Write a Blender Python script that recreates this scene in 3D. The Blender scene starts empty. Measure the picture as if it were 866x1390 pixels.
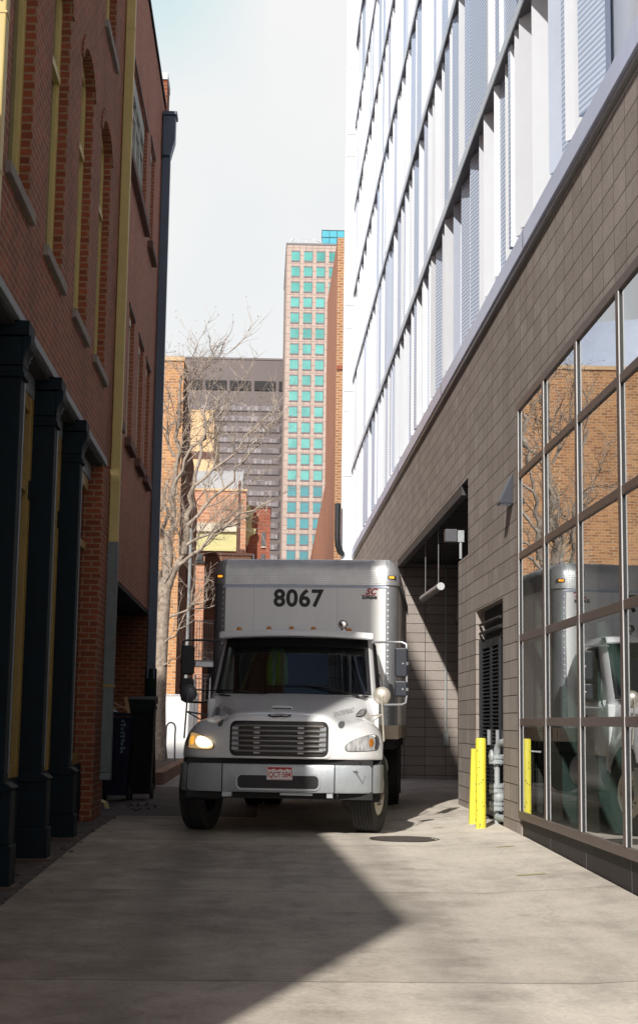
import bpy, math, random
from mathutils import Vector, Matrix
from mathutils.bvhtree import BVHTree
R = math.radians
rnd = random.Random(7)
sc = bpy.context.scene
col = sc.collection

# ------------------------------------------------------------------ materials
MATS = {}
class NT:
    def __init__(s, name):
        m = bpy.data.materials.new(name); m.use_nodes = True
        s.m = m; s.t = m.node_tree; s.n = s.t.nodes; s.n.clear()
        s.out = s.n.new('ShaderNodeOutputMaterial')
        MATS[name] = m
    def new(s, typ, **kw):
        n = s.n.new(typ)
        for k, v in kw.items(): setattr(n, k, v)
        return n
    def link(s, a, b): s.t.links.new(a, b)
    def math(s, op, a, b=None, c=None, clamp=False):
        n = s.new('ShaderNodeMath', operation=op); n.use_clamp = clamp
        for i, x in enumerate((a, b, c)):
            if x is None: continue
            if isinstance(x, (int, float)): n.inputs[i].default_value = x
            else: s.link(x, n.inputs[i])
        return n.outputs[0]
    def mix(s, fac, a, b, blend='MIX'):
        n = s.new('ShaderNodeMix', data_type='RGBA', blend_type=blend)
        for k, x in ((0, fac), (6, a), (7, b)):
            if isinstance(x, (int, float)): n.inputs[k].default_value = x
            elif isinstance(x, tuple): n.inputs[k].default_value = (*x, 1)
            else: s.link(x, n.inputs[k])
        return n.outputs[2]
    def ramp(s, fac, stops):
        n = s.new('ShaderNodeValToRGB'); e = n.color_ramp.elements
        while len(e) > 1: e.remove(e[0])
        e[0].position = stops[0][0]; e[0].color = (*stops[0][1], 1)
        for p, c in stops[1:]:
            x = e.new(p); x.color = (*c, 1)
        s.link(fac, n.inputs[0]); return n.outputs[0]
    def noise(s, vec, scale, detail=4, rough=.55, dist=0):
        n = s.new('ShaderNodeTexNoise'); n.inputs['Scale'].default_value = scale
        n.inputs['Detail'].default_value = detail; n.inputs['Roughness'].default_value = rough
        n.inputs['Distortion'].default_value = dist
        if vec is not None: s.link(vec, n.inputs['Vector'])
        return n.outputs['Fac']
    def pos(s): return s.new('ShaderNodeNewGeometry').outputs['Position']
    def obj(s): return s.new('ShaderNodeTexCoord').outputs['Object']
    def scalev(s, vec, sx, sy, sz):
        n = s.new('ShaderNodeMapping'); n.inputs['Scale'].default_value = (sx, sy, sz); s.link(vec, n.inputs[0]); return n.outputs[0]
    def wallvec(s):
        """unfold any wall: horizontal run along the face, height"""
        g = s.new('ShaderNodeNewGeometry')
        p = s.new('ShaderNodeSeparateXYZ'); s.link(g.outputs['Position'], p.inputs[0])
        n = s.new('ShaderNodeSeparateXYZ'); s.link(g.outputs['True Normal'], n.inputs[0])
        ax = s.math('ABSOLUTE', n.outputs[0]); k = s.math('GREATER_THAN', ax, .6)
        az = s.math('GREATER_THAN', s.math('ABSOLUTE', n.outputs[2]), .7)
        u = s.math('ADD', s.math('MULTIPLY', p.outputs[1], k), s.math('MULTIPLY', p.outputs[0], s.math('SUBTRACT', 1., k)))
        v = s.math('ADD', s.math('MULTIPLY', p.outputs[2], s.math('SUBTRACT', 1., az)), s.math('MULTIPLY', p.outputs[1], az))
        c = s.new('ShaderNodeCombineXYZ'); s.link(u, c.inputs[0]); s.link(v, c.inputs[1])
        return c.outputs[0]
    def bump(s, h, strength=.3, dist=.01):
        n = s.new('ShaderNodeBump'); n.inputs['Strength'].default_value = strength; n.inputs['Distance'].default_value = dist
        s.link(h, n.inputs['Height']); return n.outputs[0]
    def pbr(s, colr, rough=.6, metal=0., normal=None, spec=.5, coat=0., emit=None, es=0.):
        b = s.new('ShaderNodeBsdfPrincipled')
        for k, x in (('Base Color', colr), ('Roughness', rough), ('Metallic', metal)):
            if isinstance(x, (int, float)): b.inputs[k].default_value = x
            elif isinstance(x, tuple): b.inputs[k].default_value = (*x, 1)
            else: s.link(x, b.inputs[k])
        b.inputs['Specular IOR Level'].default_value = spec
        b.inputs['Coat Weight'].default_value = coat
        if coat: b.inputs['Coat Roughness'].default_value = .06
        if normal is not None: s.link(normal, b.inputs['Normal'])
        if emit: b.inputs['Emission Color'].default_value = (*emit, 1); b.inputs['Emission Strength'].default_value = es
        s.link(b.outputs[0], s.out.inputs[0]); return s.m

def plain(name, c, rough=.55, metal=0., var=.12, scale=3., bump=0., spec=.5, coat=0., streak=False, grime=0.):
    t = NT(name); v = t.pos()
    n1 = t.noise(v, scale, 5, .6)
    n2 = t.noise(t.scalev(v, 9, 9, .7) if streak else v, scale * (1 if streak else 6), 4, .65)
    f = t.math('ADD', t.math('MULTIPLY', n1, .6), t.math('MULTIPLY', n2, .4))
    lo = tuple(x * (1 - var * 1.6) for x in c); hi = tuple(min(1, x * (1 + var)) for x in c)
    colr = t.ramp(f, [(.3, lo), (.7, hi)])
    if grime:
        g = t.noise(t.scalev(v, 1, 1, .35), 1.7, 6, .7)
        colr = t.mix(t.math('MULTIPLY', t.ramp(g, [(.5, (0, 0, 0)), (.75, (1, 1, 1))]), grime), colr, tuple(x * .35 for x in c))
    r = t.math('ADD', rough - .08, t.math('MULTIPLY', n2, .16), clamp=True)
    nm = t.bump(n2, bump, .01) if bump else None
    return t.pbr(colr, r, metal, nm, spec, coat)

def brick(name, c1, c2, mortar, w=.215, h=.079, mw=.011, bumpk=.5, stain=.35, offset=.5, sat=1., rough=.85, speck=0., dark=(0.02, .012, .01)):
    t = NT(name); v = t.wallvec()
    wob = t.new('ShaderNodeTexNoise'); wob.inputs['Scale'].default_value = 2.2; t.link(v, wob.inputs['Vector'])
    add = t.new('ShaderNodeVectorMath', operation='MULTIPLY_ADD'); t.link(wob.outputs['Color'], add.inputs[0])
    add.inputs[1].default_value = (.012, .012, 0); t.link(v, add.inputs[2])
    b = t.new('ShaderNodeTexBrick', offset=offset, squash=1.); t.link(add.outputs[0], b.inputs['Vector'])
    b.inputs['Color1'].default_value = (*c1, 1); b.inputs['Color2'].default_value = (*c2, 1); b.inputs['Mortar'].default_value = (*mortar, 1)
    b.inputs['Scale'].default_value = 1; b.inputs['Brick Width'].default_value = w; b.inputs['Row Height'].default_value = h
    b.inputs['Mortar Size'].default_value = mw; b.inputs['Mortar Smooth'].default_value = .25; b.inputs['Bias'].default_value = 0
    p = t.pos()
    st = t.noise(t.scalev(p, 1, 1, .45), .9, 6, .65)
    c = t.mix(t.math('MULTIPLY', t.ramp(st, [(.45, (0, 0, 0)), (.72, (1, 1, 1))]), stain), b.outputs['Color'], dark)
    fine = t.noise(p, 22, 4, .7)
    c = t.mix(.35, c, t.ramp(fine, [(.25, (.55, .55, .55)), (.75, (1.35, 1.35, 1.35))]), 'MULTIPLY')
    if speck:
        sp = t.noise(p, 140, 2, .5)
        c = t.mix(speck, c, t.ramp(sp, [(.35, (.45, .45, .45)), (.65, (1.5, 1.5, 1.5))]), 'MULTIPLY')
    h_ = t.math('ADD', t.math('MULTIPLY', t.math('SUBTRACT', 1., b.outputs['Fac']), 1.), t.math('MULTIPLY', fine, .35))
    return t.pbr(c, rough, 0, t.bump(h_, bumpk, .012), .25)

def glassmat(name, tint, ior=1.6, rough=.0, gain=1.):
    t = NT(name)
    tr = t.new('ShaderNodeBsdfTransparent'); tr.inputs[0].default_value = (*tint, 1)
    gl = t.new('ShaderNodeBsdfGlossy'); gl.inputs['Roughness'].default_value = rough; gl.inputs[0].default_value = (.95, .97, 1, 1)
    n = t.noise(t.pos(), .9, 2, .4); nm = t.bump(n, .05, .02); t.link(nm, gl.inputs['Normal'])
    fr = t.new('ShaderNodeFresnel'); bf = t.new('ShaderNodeNewGeometry').outputs['Backfacing']; t.link(t.math('ADD', t.math('MULTIPLY', bf, 1. / ior - ior), ior), fr.inputs[0])
    mx = t.new('ShaderNodeMixShader'); t.link(t.math('MULTIPLY', fr.outputs[0], gain, clamp=True), mx.inputs[0]); t.link(tr.outputs[0], mx.inputs[1]); t.link(gl.outputs[0], mx.inputs[2])
    t.link(mx.outputs[0], t.out.inputs[0]); return t.m

M = {}
M['brick_old'] = brick('old_red_brick', (.26, .067, .029), (.16, .042, .020), (.25, .155, .095), mw=.012, stain=.4)
M['brick_red'] = brick('smooth_red_brick', (.33, .115, .065), (.25, .08, .046), (.36, .22, .15), h=.068, mw=.008, bumpk=.2, stain=.25)
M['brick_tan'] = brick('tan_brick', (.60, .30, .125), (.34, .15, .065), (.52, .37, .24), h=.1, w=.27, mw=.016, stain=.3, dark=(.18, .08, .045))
M['brick_orange'] = brick('orange_brick', (.40, .19, .09), (.29, .125, .06), (.46, .33, .22), w=.30, h=.115, mw=.022, stain=.15, dark=(.2, .09, .05))
M['brick_far'] = brick('far_brick', (.50, .25, .15), (.40, .18, .10), (.48, .33, .24), w=.5, h=.2, mw=.03, stain=.2, dark=(.2, .1, .06))
M['brick_crimson'] = brick('crimson_brick', (.32, .10, .06), (.25, .075, .05), (.3, .15, .1), w=.5, h=.2, mw=.02, stain=.2)
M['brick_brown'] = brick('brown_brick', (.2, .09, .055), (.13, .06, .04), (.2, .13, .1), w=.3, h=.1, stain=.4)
M['tan_plain'] = plain('tan_render', (.62, .42, .24), .85, var=.08, scale=.6)
M['redwall'] = brick('red_side_wall', (.56, .24, .145), (.48, .19, .115), (.55, .33, .24), w=.3, h=.115, mw=.02, stain=.3, dark=(.25, .1, .06))
M['cmu'] = brick('ground_face_block', (.37, .325, .298), (.30, .262, .24), (.045, .038, .034), w=.46, h=.209, mw=.0065, bumpk=.5, stain=.3, offset=0., speck=.35, dark=(.17, .13, .11))
M['yellow_paint'] = plain('ochre_paint', (.22, .14, .03), .5, var=.1, scale=4, streak=True, grime=.25)
M['yellow_trim'] = plain('pale_yellow_paint', (.43, .33, .115), .55, var=.08, scale=4, streak=True, grime=.2)
M['iron'] = plain('dark_blue_paint', (.0045, .0105, .015), .7, var=.2, scale=5, bump=.1, grime=.2, spec=.15)
M['iron_edge'] = plain('scroll_and_lit_edge_grey', (.10, .12, .14), .5, var=.2, scale=5)  # column scrolls, and the lit column edge painted as a paler strip
M['lintel'] = plain('grey_lintel_paint', (.16, .175, .19), .6, var=.15, scale=3)
M['rust'] = plain('rusty_steel', (.075, .045, .035), .8, var=.3, scale=9)
M['stone_sill'] = plain('stone_sill', (.20, .17, .145), .85, var=.2, scale=5, bump=.2)
M['brownstone'] = plain('brown_sill', (.12, .06, .045), .85, var=.2, scale=5, bump=.2)
M['galv'] = plain('galvanised_grey', (.28, .31, .32), .45, .3, var=.15, scale=5, streak=True)
M['galv_dark'] = plain('dull_zinc', (.11, .13, .13), .6, .1, var=.2, scale=5, streak=True)
M['blue_pipe'] = plain('slate_blue_paint', (.06, .085, .13), .45, var=.15, scale=3, streak=True)
M['shutter'] = plain('weathered_grey_wood', (.36, .36, .32), .8, var=.2, scale=5, streak=True, grime=.25)
M['cream'] = plain('cream_paint', (.52, .46, .36), .6, var=.1)
M['pane_dark'] = plain('dark_window_glass', (.018, .022, .026), .1, var=.3, scale=.6, spec=.8)
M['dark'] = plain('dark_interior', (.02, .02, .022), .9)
M['soffit'] = plain('dark_steel_deck', (.055, .055, .058), .7, var=.2)
M['black_paint'] = plain('black_paint', (.018, .019, .022), .5, var=.2, scale=6)
M['louver_black'] = plain('black_louver_paint', (.011, .013, .017), .45, var=.2, scale=6)
M['steel_dark'] = plain('dark_grey_steel', (.10, .10, .115), .5, .4)
M['steel'] = plain('brushed_grey_steel', (.42, .43, .45), .4, .6, var=.08)
M['ledge'] = plain('sky_tinted_sheet_metal', (.62, .68, .90), .36, .1, var=.06, scale=1.2)  # blue of the reflected sky put into the base colour
M['fin_white'] = plain('white_panel', (.66, .685, .735), .5, var=.03, scale=1.)
M['fin_grey'] = plain('light_grey_panel', (.53, .59, .72), .5, var=.05, scale=1.)
M['fascia'] = plain('sky_tinted_fascia', (.74, .81, .92), .4, .0, var=.04, scale=.8)  # sky reflection painted in as pale blue
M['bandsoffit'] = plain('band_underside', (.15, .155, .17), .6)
M['plinth'] = plain('bronze_kick_panel', (.04, .035, .034), .62, .0, spec=.2, var=.12, scale=1.5)
M['transom'] = plain('bronze_frame', (.135, .10, .087), .45, .1, var=.08, scale=3)
M['mullion'] = plain('lit_mullion_side', (.50, .49, .49), .4, .2, var=.05)  # pale tone of the sunlit mullion side, put into the colour
M['bollard'] = plain('yellow_safety_paint', (.76, .68, .06), .5, var=.08, scale=8, grime=.3)
M['faded'] = plain('faded_yellow', (.46, .42, .17), .8, var=.25, scale=20)
M['gas'] = plain('grey_pipe_paint', (.36, .39, .40), .5, var=.15, scale=14)
M['mirror_case2'] = plain('dark_slate_metal', (.04, .045, .058), .4)
M['box_grey'] = plain('grey_housing', (.33, .34, .36), .5, var=.08)
M['cart_navy'] = plain('navy_plastic', (.007, .010, .026), .7, var=.2, scale=5, spec=.2)
M['cart_black'] = plain('black_plastic', (.006, .007, .007), .75, var=.2, scale=5, spec=.2)
M['cart_green'] = plain('dark_green_plastic', (.006, .012, .010), .75, var=.2, scale=5, spec=.2)
M['pale_ink'] = plain('pale_teal_ink', (.10, .17, .18), .6, var=.4, scale=30)
M['cardboard'] = plain('cardboard', (.36, .22, .12), .85, var=.1, scale=6)
M['paper'] = plain('paper_white', (.60, .62, .68), .8, var=.05)
M['wood'] = plain('pale_timber', (.42, .24, .12), .8, var=.15, scale=9, streak=True)
M['planter'] = brick('planter_brick', (.25, .13, .085), (.18, .09, .06), (.22, .17, .14), w=.21, h=.07, stain=.25)
M['hoarding'] = plain('white_sheet', (.78, .78, .77), .7, var=.05, scale=2)
M['red_sign'] = plain('crimson_sign', (.55, .03, .07), .5, var=.05)
M['bark'] = plain('pale_bark', (.35, .285, .23), .9, var=.5, scale=9, bump=.8)
M['twig'] = plain('pale_twig', (.40, .33, .27), .85, var=.3, scale=12)
M['deadleaf'] = plain('dry_leaf', (.16, .09, .05), .8, var=.3, scale=20)
M['soil'] = plain('soil', (.07, .055, .045), .95, var=.3, scale=12, bump=.5)
M['white_wall'] = plain('white_cladding', (.80, .80, .80), .6, var=.02, scale=.5)
M['joint'] = plain('grey_joint', (.33, .33, .33), .7)
M['tower_brown'] = plain('brown_tower_panel', (.125, .10, .098), .6, var=.06, scale=.05)
M['tower_brown_band'] = plain('brown_tower_band', (.135, .11, .112), .6, var=.06, scale=.06)
M['tower_glass'] = None
t = NT('ribbon_window'); sp = t.new('ShaderNodeSeparateXYZ'); t.link(t.pos(), sp.inputs[0]); wn_ = t.new('ShaderNodeTexWhiteNoise', noise_dimensions='2D'); cb = t.new('ShaderNodeCombineXYZ')
t.link(t.math('FLOOR', t.math('DIVIDE', sp.outputs[0], .56)), cb.inputs[0]); t.link(t.math('FLOOR', t.math('DIVIDE', sp.outputs[2], 1.58)), cb.inputs[1]); t.link(cb.outputs[0], wn_.inputs['Vector'])
fr_ = t.math('LESS_THAN', t.math('FRACT', t.math('DIVIDE', sp.outputs[0], .56)), .2)
M['ribbon'] = t.pbr(t.mix(fr_, t.ramp(wn_.outputs['Value'], [(.0, (.10, .088, .09)), (.4, (.17, .15, .155)), (1., (.28, .26, .27))]), (.14, .11, .12)), .35, 0, None, .5)
M['slot'] = plain('black_slot', (.012, .01, .012), .7)
M['pale_win'] = plain('pale_window', (.27, .24, .28), .3, var=.35, scale=.35)
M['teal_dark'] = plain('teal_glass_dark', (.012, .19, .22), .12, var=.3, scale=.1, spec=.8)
M['tower_trim'] = plain('tower_dark_sill', (.13, .12, .13), .5)
M['pent'] = plain('blue_glass', (.06, .36, .46), .1, var=.2, scale=.2, spec=.8)
M['pent_grid'] = plain('dark_teal_frame', (.012, .07, .10), .4)
M['cornice_yellow'] = plain('cornice_yellow', (.50, .46, .22), .7, var=.06)
M['metal_white'] = plain('white_metal', (.62, .62, .64), .4, .2)

# window glass for the tower: reflects bright sky, teal film
t = NT('teal_glass'); v = t.pos()
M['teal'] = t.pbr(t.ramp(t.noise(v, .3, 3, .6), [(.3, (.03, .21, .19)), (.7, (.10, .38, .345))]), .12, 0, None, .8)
# tower cladding with joints
t = NT('pink_granite'); v = t.wallvec()
b = t.new('ShaderNodeTexBrick', offset=0.); t.link(v, b.inputs['Vector'])
b.inputs['Color1'].default_value = (.40, .315, .275, 1); b.inputs['Color2'].default_value = (.36, .275, .235, 1); b.inputs['Mortar'].default_value = (.24, .18, .155, 1)
b.inputs['Scale'].default_value = 1; b.inputs['Brick Width'].default_value = .815; b.inputs['Row Height'].default_value = 1.045; b.inputs['Mortar Size'].default_value = .045
M['granite'] = t.pbr(b.outputs['Color'], .6, 0, None, .3)
# louvred metal panels: fine horizontal blades
t = NT('louvred_panel'); sp = t.new('ShaderNodeSeparateXYZ'); t.link(t.pos(), sp.inputs[0])
w = t.math('SINE', t.math('MULTIPLY', sp.outputs[2], 2 * math.pi / .06)); w01 = t.math('ADD', t.math('MULTIPLY', w, .5), .5)
M['louver'] = t.pbr(t.ramp(w01, [(.1, (.40, .50, .70)), (.5, (.60, .70, .90)), (.9, (.72, .80, .95))]), .4, .1, t.bump(w01, .3, .01), .4)
# diamond plate
t = NT('diamond_plate'); tc = t.obj(); sp = t.new('ShaderNodeSeparateXYZ'); t.link(tc, sp.inputs[0])
k = 2 * math.pi / .052
zz = t.math('ADD', sp.outputs[2], sp.outputs[1])
a = t.math('SINE', t.math('MULTIPLY', t.math('ADD', sp.outputs[0], zz), k)); c_ = t.math('SINE', t.math('MULTIPLY', t.math('SUBTRACT', sp.outputs[0], zz), k))
d = t.math('MULTIPLY', a, c_); d2 = t.math('ADD', t.math('MULTIPLY', d, .5), .5)
g = t.noise(tc, 2.2, 4, .6)
base = t.mix(.5, t.ramp(d2, [(.25, (.58, .58, .585)), (.75, (.84, .84, .84))]), t.ramp(g, [(.3, (.55, .55, .55)), (.7, (1.2, 1.2, 1.2))]), 'MULTIPLY')
M['diamond'] = t.pbr(base, .36, .3, t.bump(d2, .35, .006), .5)
# concrete of the alley
def concrete(name, c, joints=True):
    t = NT(name); v = t.pos()
    n1 = t.noise(v, .35, 6, .65, .4); n2 = t.noise(t.scalev(v, 1.6, .22, 1), 1.2, 5, .7); n3 = t.noise(v, 30, 4, .75); n4 = t.noise(v, 2.1, 6, .7)
    f = t.math('ADD', t.math('ADD', t.math('MULTIPLY', n1, .4), t.math('MULTIPLY', n2, .3)), t.math('MULTIPLY', n4, .3))
    cc = t.ramp(f, [(.32, tuple(x * .45 for x in c)), (.5, c), (.68, tuple(x * 1.3 for x in c))])
    cc = t.mix(.5, cc, t.ramp(n3, [(.25, (.62, .62, .62)), (.75, (1.3, 1.3, 1.3))]), 'MULTIPLY')
    spots = t.ramp(t.noise(v, 2.3, 6, .7), [(.60, (0, 0, 0)), (.72, (1, 1, 1))])
    cc = t.mix(t.math('MULTIPLY', spots, .55), cc, tuple(x * .42 for x in c))
    sp = t.new('ShaderNodeSeparateXYZ'); t.link(v, sp.inputs[0])
    # faint tyre tracks running down the alley
    tr = 0
    for xc in (-.55, 1.35):
        d_ = t.math('ABSOLUTE', t.math('SUBTRACT', t.math('ADD', sp.outputs[0], t.math('MULTIPLY', n4, .3)), xc))
        m_ = t.math('SUBTRACT', 1., t.math('DIVIDE', d_, .34), clamp=True); tr = m_ if tr == 0 else t.math('MAXIMUM', tr, m_)
    cc = t.mix(t.math('MULTIPLY', t.math('MULTIPLY', tr, n2), .85), cc, tuple(x * .4 for x in c))
    if joints:
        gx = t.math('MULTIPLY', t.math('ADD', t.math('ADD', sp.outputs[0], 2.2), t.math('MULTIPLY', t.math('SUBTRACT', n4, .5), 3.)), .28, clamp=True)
        cc = t.mix(t.math('SUBTRACT', 1., gx), cc, t.mix(1., cc, (.43, .37, .32), 'MULTIPLY'))  # left side darkened in the colour to deepen the shade there
    h_ = n3
    if joints:
        wv = t.new('ShaderNodeTexNoise'); wv.inputs['Scale'].default_value = 3; t.link(v, wv.inputs['Vector'])
        for s_, per, off in ((sp.outputs[1], 4.2, 1.15),):
            p_ = t.math('ADD', s_, t.math('MULTIPLY', wv.outputs['Fac'], .03))
            q_ = t.math('ABSOLUTE', t.math('SUBTRACT', t.math('FRACT', t.math('DIVIDE', t.math('ADD', p_, 100 * per + off), per)), .5))
            ln = t.math('LESS_THAN', q_, .011 / per)
            cc = t.mix(t.math('MULTIPLY', ln, .6), cc, (.07, .06, .055))
        wn = t.new('ShaderNodeTexWhiteNoise', noise_dimensions='1D'); t.link(t.math('FLOOR', t.math('ADD', t.math('DIVIDE', t.math('ADD', p_, 100 * 4.2 + 1.15), 4.2), .5)), wn.inputs['W'])
        cc = t.mix(1., cc, t.ramp(wn.outputs['Value'], [(0., (.86, .85, .84)), (1., (1.08, 1.08, 1.08))]), 'MULTIPLY')
        sv = t.new('ShaderNodeTexVoronoi'); sv.inputs['Scale'].default_value = 9.; t.link(v, sv.inputs['Vector'])
        cc = t.mix(t.math('MULTIPLY', t.math('MULTIPLY', t.math('LESS_THAN', sv.outputs['Distance'], t.math('MULTIPLY', t.math('SUBTRACT', n4, .45), .5)), t.math('GREATER_THAN', n1, .5)), .45), cc, (.06, .05, .045))
        # wandering cracks
        vo = t.new('ShaderNodeTexVoronoi', feature='DISTANCE_TO_EDGE'); vo.inputs['Scale'].default_value = .3
        dv = t.new('ShaderNodeVectorMath', operation='MULTIPLY_ADD'); nn = t.new('ShaderNodeTexNoise'); nn.inputs['Scale'].default_value = 1.3; nn.inputs['Detail'].default_value = 6; t.link(v, nn.inputs['Vector'])
        t.link(nn.outputs['Color'], dv.inputs[0]); dv.inputs[1].default_value = (.9, .9, 0); t.link(v, dv.inputs[2]); t.link(dv.outputs[0], vo.inputs['Vector'])
        cr = t.math('LESS_THAN', vo.outputs['Distance'], .0022)
        cc = t.mix(t.math('MULTIPLY', t.math('MULTIPLY', cr, n1), .3), cc, (.06, .05, .045))
    return t.pbr(cc, t.math('ADD', .68, t.math('MULTIPLY', n4, .25)), 0, t.bump(h_, .25, .006), .3)
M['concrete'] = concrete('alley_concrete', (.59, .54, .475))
M['asphalt'] = concrete('outer_ground', (.17, .155, .145), False)
M['walk'] = concrete('pale_walk', (.30, .275, .26), False)
M['dirt'] = plain('gritty_dirt', (.075, .058, .048), .95, var=.5, scale=6, bump=.6)
M['paver'] = brick('dark_pavers', (.10, .085, .08), (.06, .052, .05), (.13, .12, .115), w=.2, h=.1, mw=.012, stain=.3)
M['manhole'] = plain('cast_iron', (.10, .085, .075), .55, .4, var=.3, scale=14, bump=.3)
# window wall glass and vehicle glass
M['shopglass'] = glassmat('shop_glass', (.60, .70, .67), 2.0, gain=1.4)
M['cabglass'] = glassmat('cab_glass', (.42, .50, .49), 1.75)
M['room'] = plain('dim_room', (.25, .30, .285), .9, var=.25, scale=.5)
M['roomcol'] = plain('dusky_column', (.20, .105, .105), .8)
# vehicle
t = NT('white_vehicle_paint'); tc = t.obj(); sp = t.new('ShaderNodeSeparateXYZ'); t.link(tc, sp.inputs[0])
g1 = t.noise(tc, 3, 5, .65)
low = t.math('SUBTRACT', 1., t.math('DIVIDE', t.math('SUBTRACT', sp.outputs[2], .7), .75), clamp=True)
dirt = t.math('MULTIPLY', t.math('MULTIPLY', low, t.ramp(g1, [(.3, (.3, .3, .3)), (.7, (1, 1, 1))])), .5)
M['paint'] = t.pbr(t.mix(dirt, (.84, .845, .86), (.36, .32, .28)), .28, 0, None, .5, .5)
M['boxwhite'] = plain('white_box_panel', (.87, .87, .87), .38, var=.04, scale=1.2, streak=True, grime=.06)
t = NT('grey_bumper'); tc = t.obj(); g1 = t.noise(t.scalev(tc, 1, 1, .6), 4, 5, .7)
M['bumper'] = t.pbr(t.ramp(g1, [(.3, (.31, .335, .36)), (.65, (.42, .445, .47))]), .36, .25, None, .5)
M['chrome'] = plain('chrome', (.62, .60, .58), .18, .95, var=.06)
M['rubber'] = plain('tyre_rubber', (.022, .021, .021), .8, var=.3, scale=9)
M['rim'] = plain('cream_wheel_paint', (.55, .51, .42), .45, var=.15, scale=6, grime=.35)
M['lug'] = plain('rusty_lug', (.13, .10, .08), .5, .6, var=.3, scale=30)
M['trim_black'] = plain('black_plastic_trim', (.013, .013, .014), .45, var=.2, scale=5)
M['chassis'] = plain('chassis_black', (.012, .011, .011), .75, var=.3, scale=4)
M['post_grey'] = plain('galvanised_corner', (.30, .31, .33), .4, .55, var=.12, scale=3, streak=True)
M['rail_tan'] = plain('dusty_aluminium_rail', (.40, .33, .26), .5, .3, var=.15, scale=3)
M['mirror_case'] = plain('dark_slate_plastic', (.016, .02, .03), .4)
M['seat'] = plain('seat_cloth', (.035, .037, .04), .9)
M['vest'] = plain('hi_vis_green', (.22, .42, .04), .7, var=.2, scale=14)
M['ink'] = plain('black_lettering', (.008, .008, .009), .5, var=.1)
M['ink_grey'] = plain('grey_lettering', (.13, .14, .14), .5, var=.1)
M['ink_red'] = plain('red_lettering', (.42, .02, .02), .5, var=.1)
M['plate_white'] = plain('plate_white', (.70, .66, .66), .45, var=.04)
M['mirror'] = plain('mirror_glass', (.60, .58, .54), .06, .9)
M['convex'] = plain('convex_shell', (.62, .58, .50), .3, .5, var=.1)
t = NT('amber_lens'); M['amber'] = t.pbr((.42, .15, .02), .2, 0, None, .6, 0, (1., .35, .03), .03)
t = NT('amber_lit'); M['amber_lit'] = t.pbr((.8, .3, .03), .2, 0, None, .6, 0, (1., .42, .04), 1.0)
t = NT('headlamp_lit'); M['lamp_lit'] = t.pbr((.9, .85, .7), .2, 0, None, .6, 0, (1., .86, .58), 1.7)
t = NT('headlamp_glow'); M['lamp_glow'] = t.pbr((.9, .7, .4), .2, 0, None, .6, 0, (1., .62, .25), .35)
t = NT('headlamp_clear'); M['lamp_clear'] = t.pbr(t.ramp(t.noise(t.scalev(t.obj(), 14, 1, 3), 3, 2, .5), [(.35, (.42, .42, .42)), (.65, (.80, .80, .79))]), .12, .35, None, .6, .6)
M['grille_dark'] = plain('grille_mesh_dark', (.035, .028, .025), .6, var=.3, scale=8)
M['grille_bar'] = plain('grille_bar', (.33, .315, .30), .3, .7, var=.1, scale=6)

# ------------------------------------------------------------------ builders
ORG = {}
def link(o):
    col.objects.link(o); return o
def props(o, label=None, cat=None, group=None, kind=None):
    if label: o['label'] = label
    if cat: o['category'] = cat
    if group: o['group'] = group
    if kind: o['kind'] = kind
    return o
def empty(name, loc, label, cat, group=None, rotz=0., local=False):
    o = link(bpy.data.objects.new(name, None)); o.location = loc; o.rotation_euler = (0, 0, rotz); o.empty_display_size = .2
    ORG[o.name] = Vector((0, 0, 0)) if local else Vector(loc)
    return props(o, label, cat, group)

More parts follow.
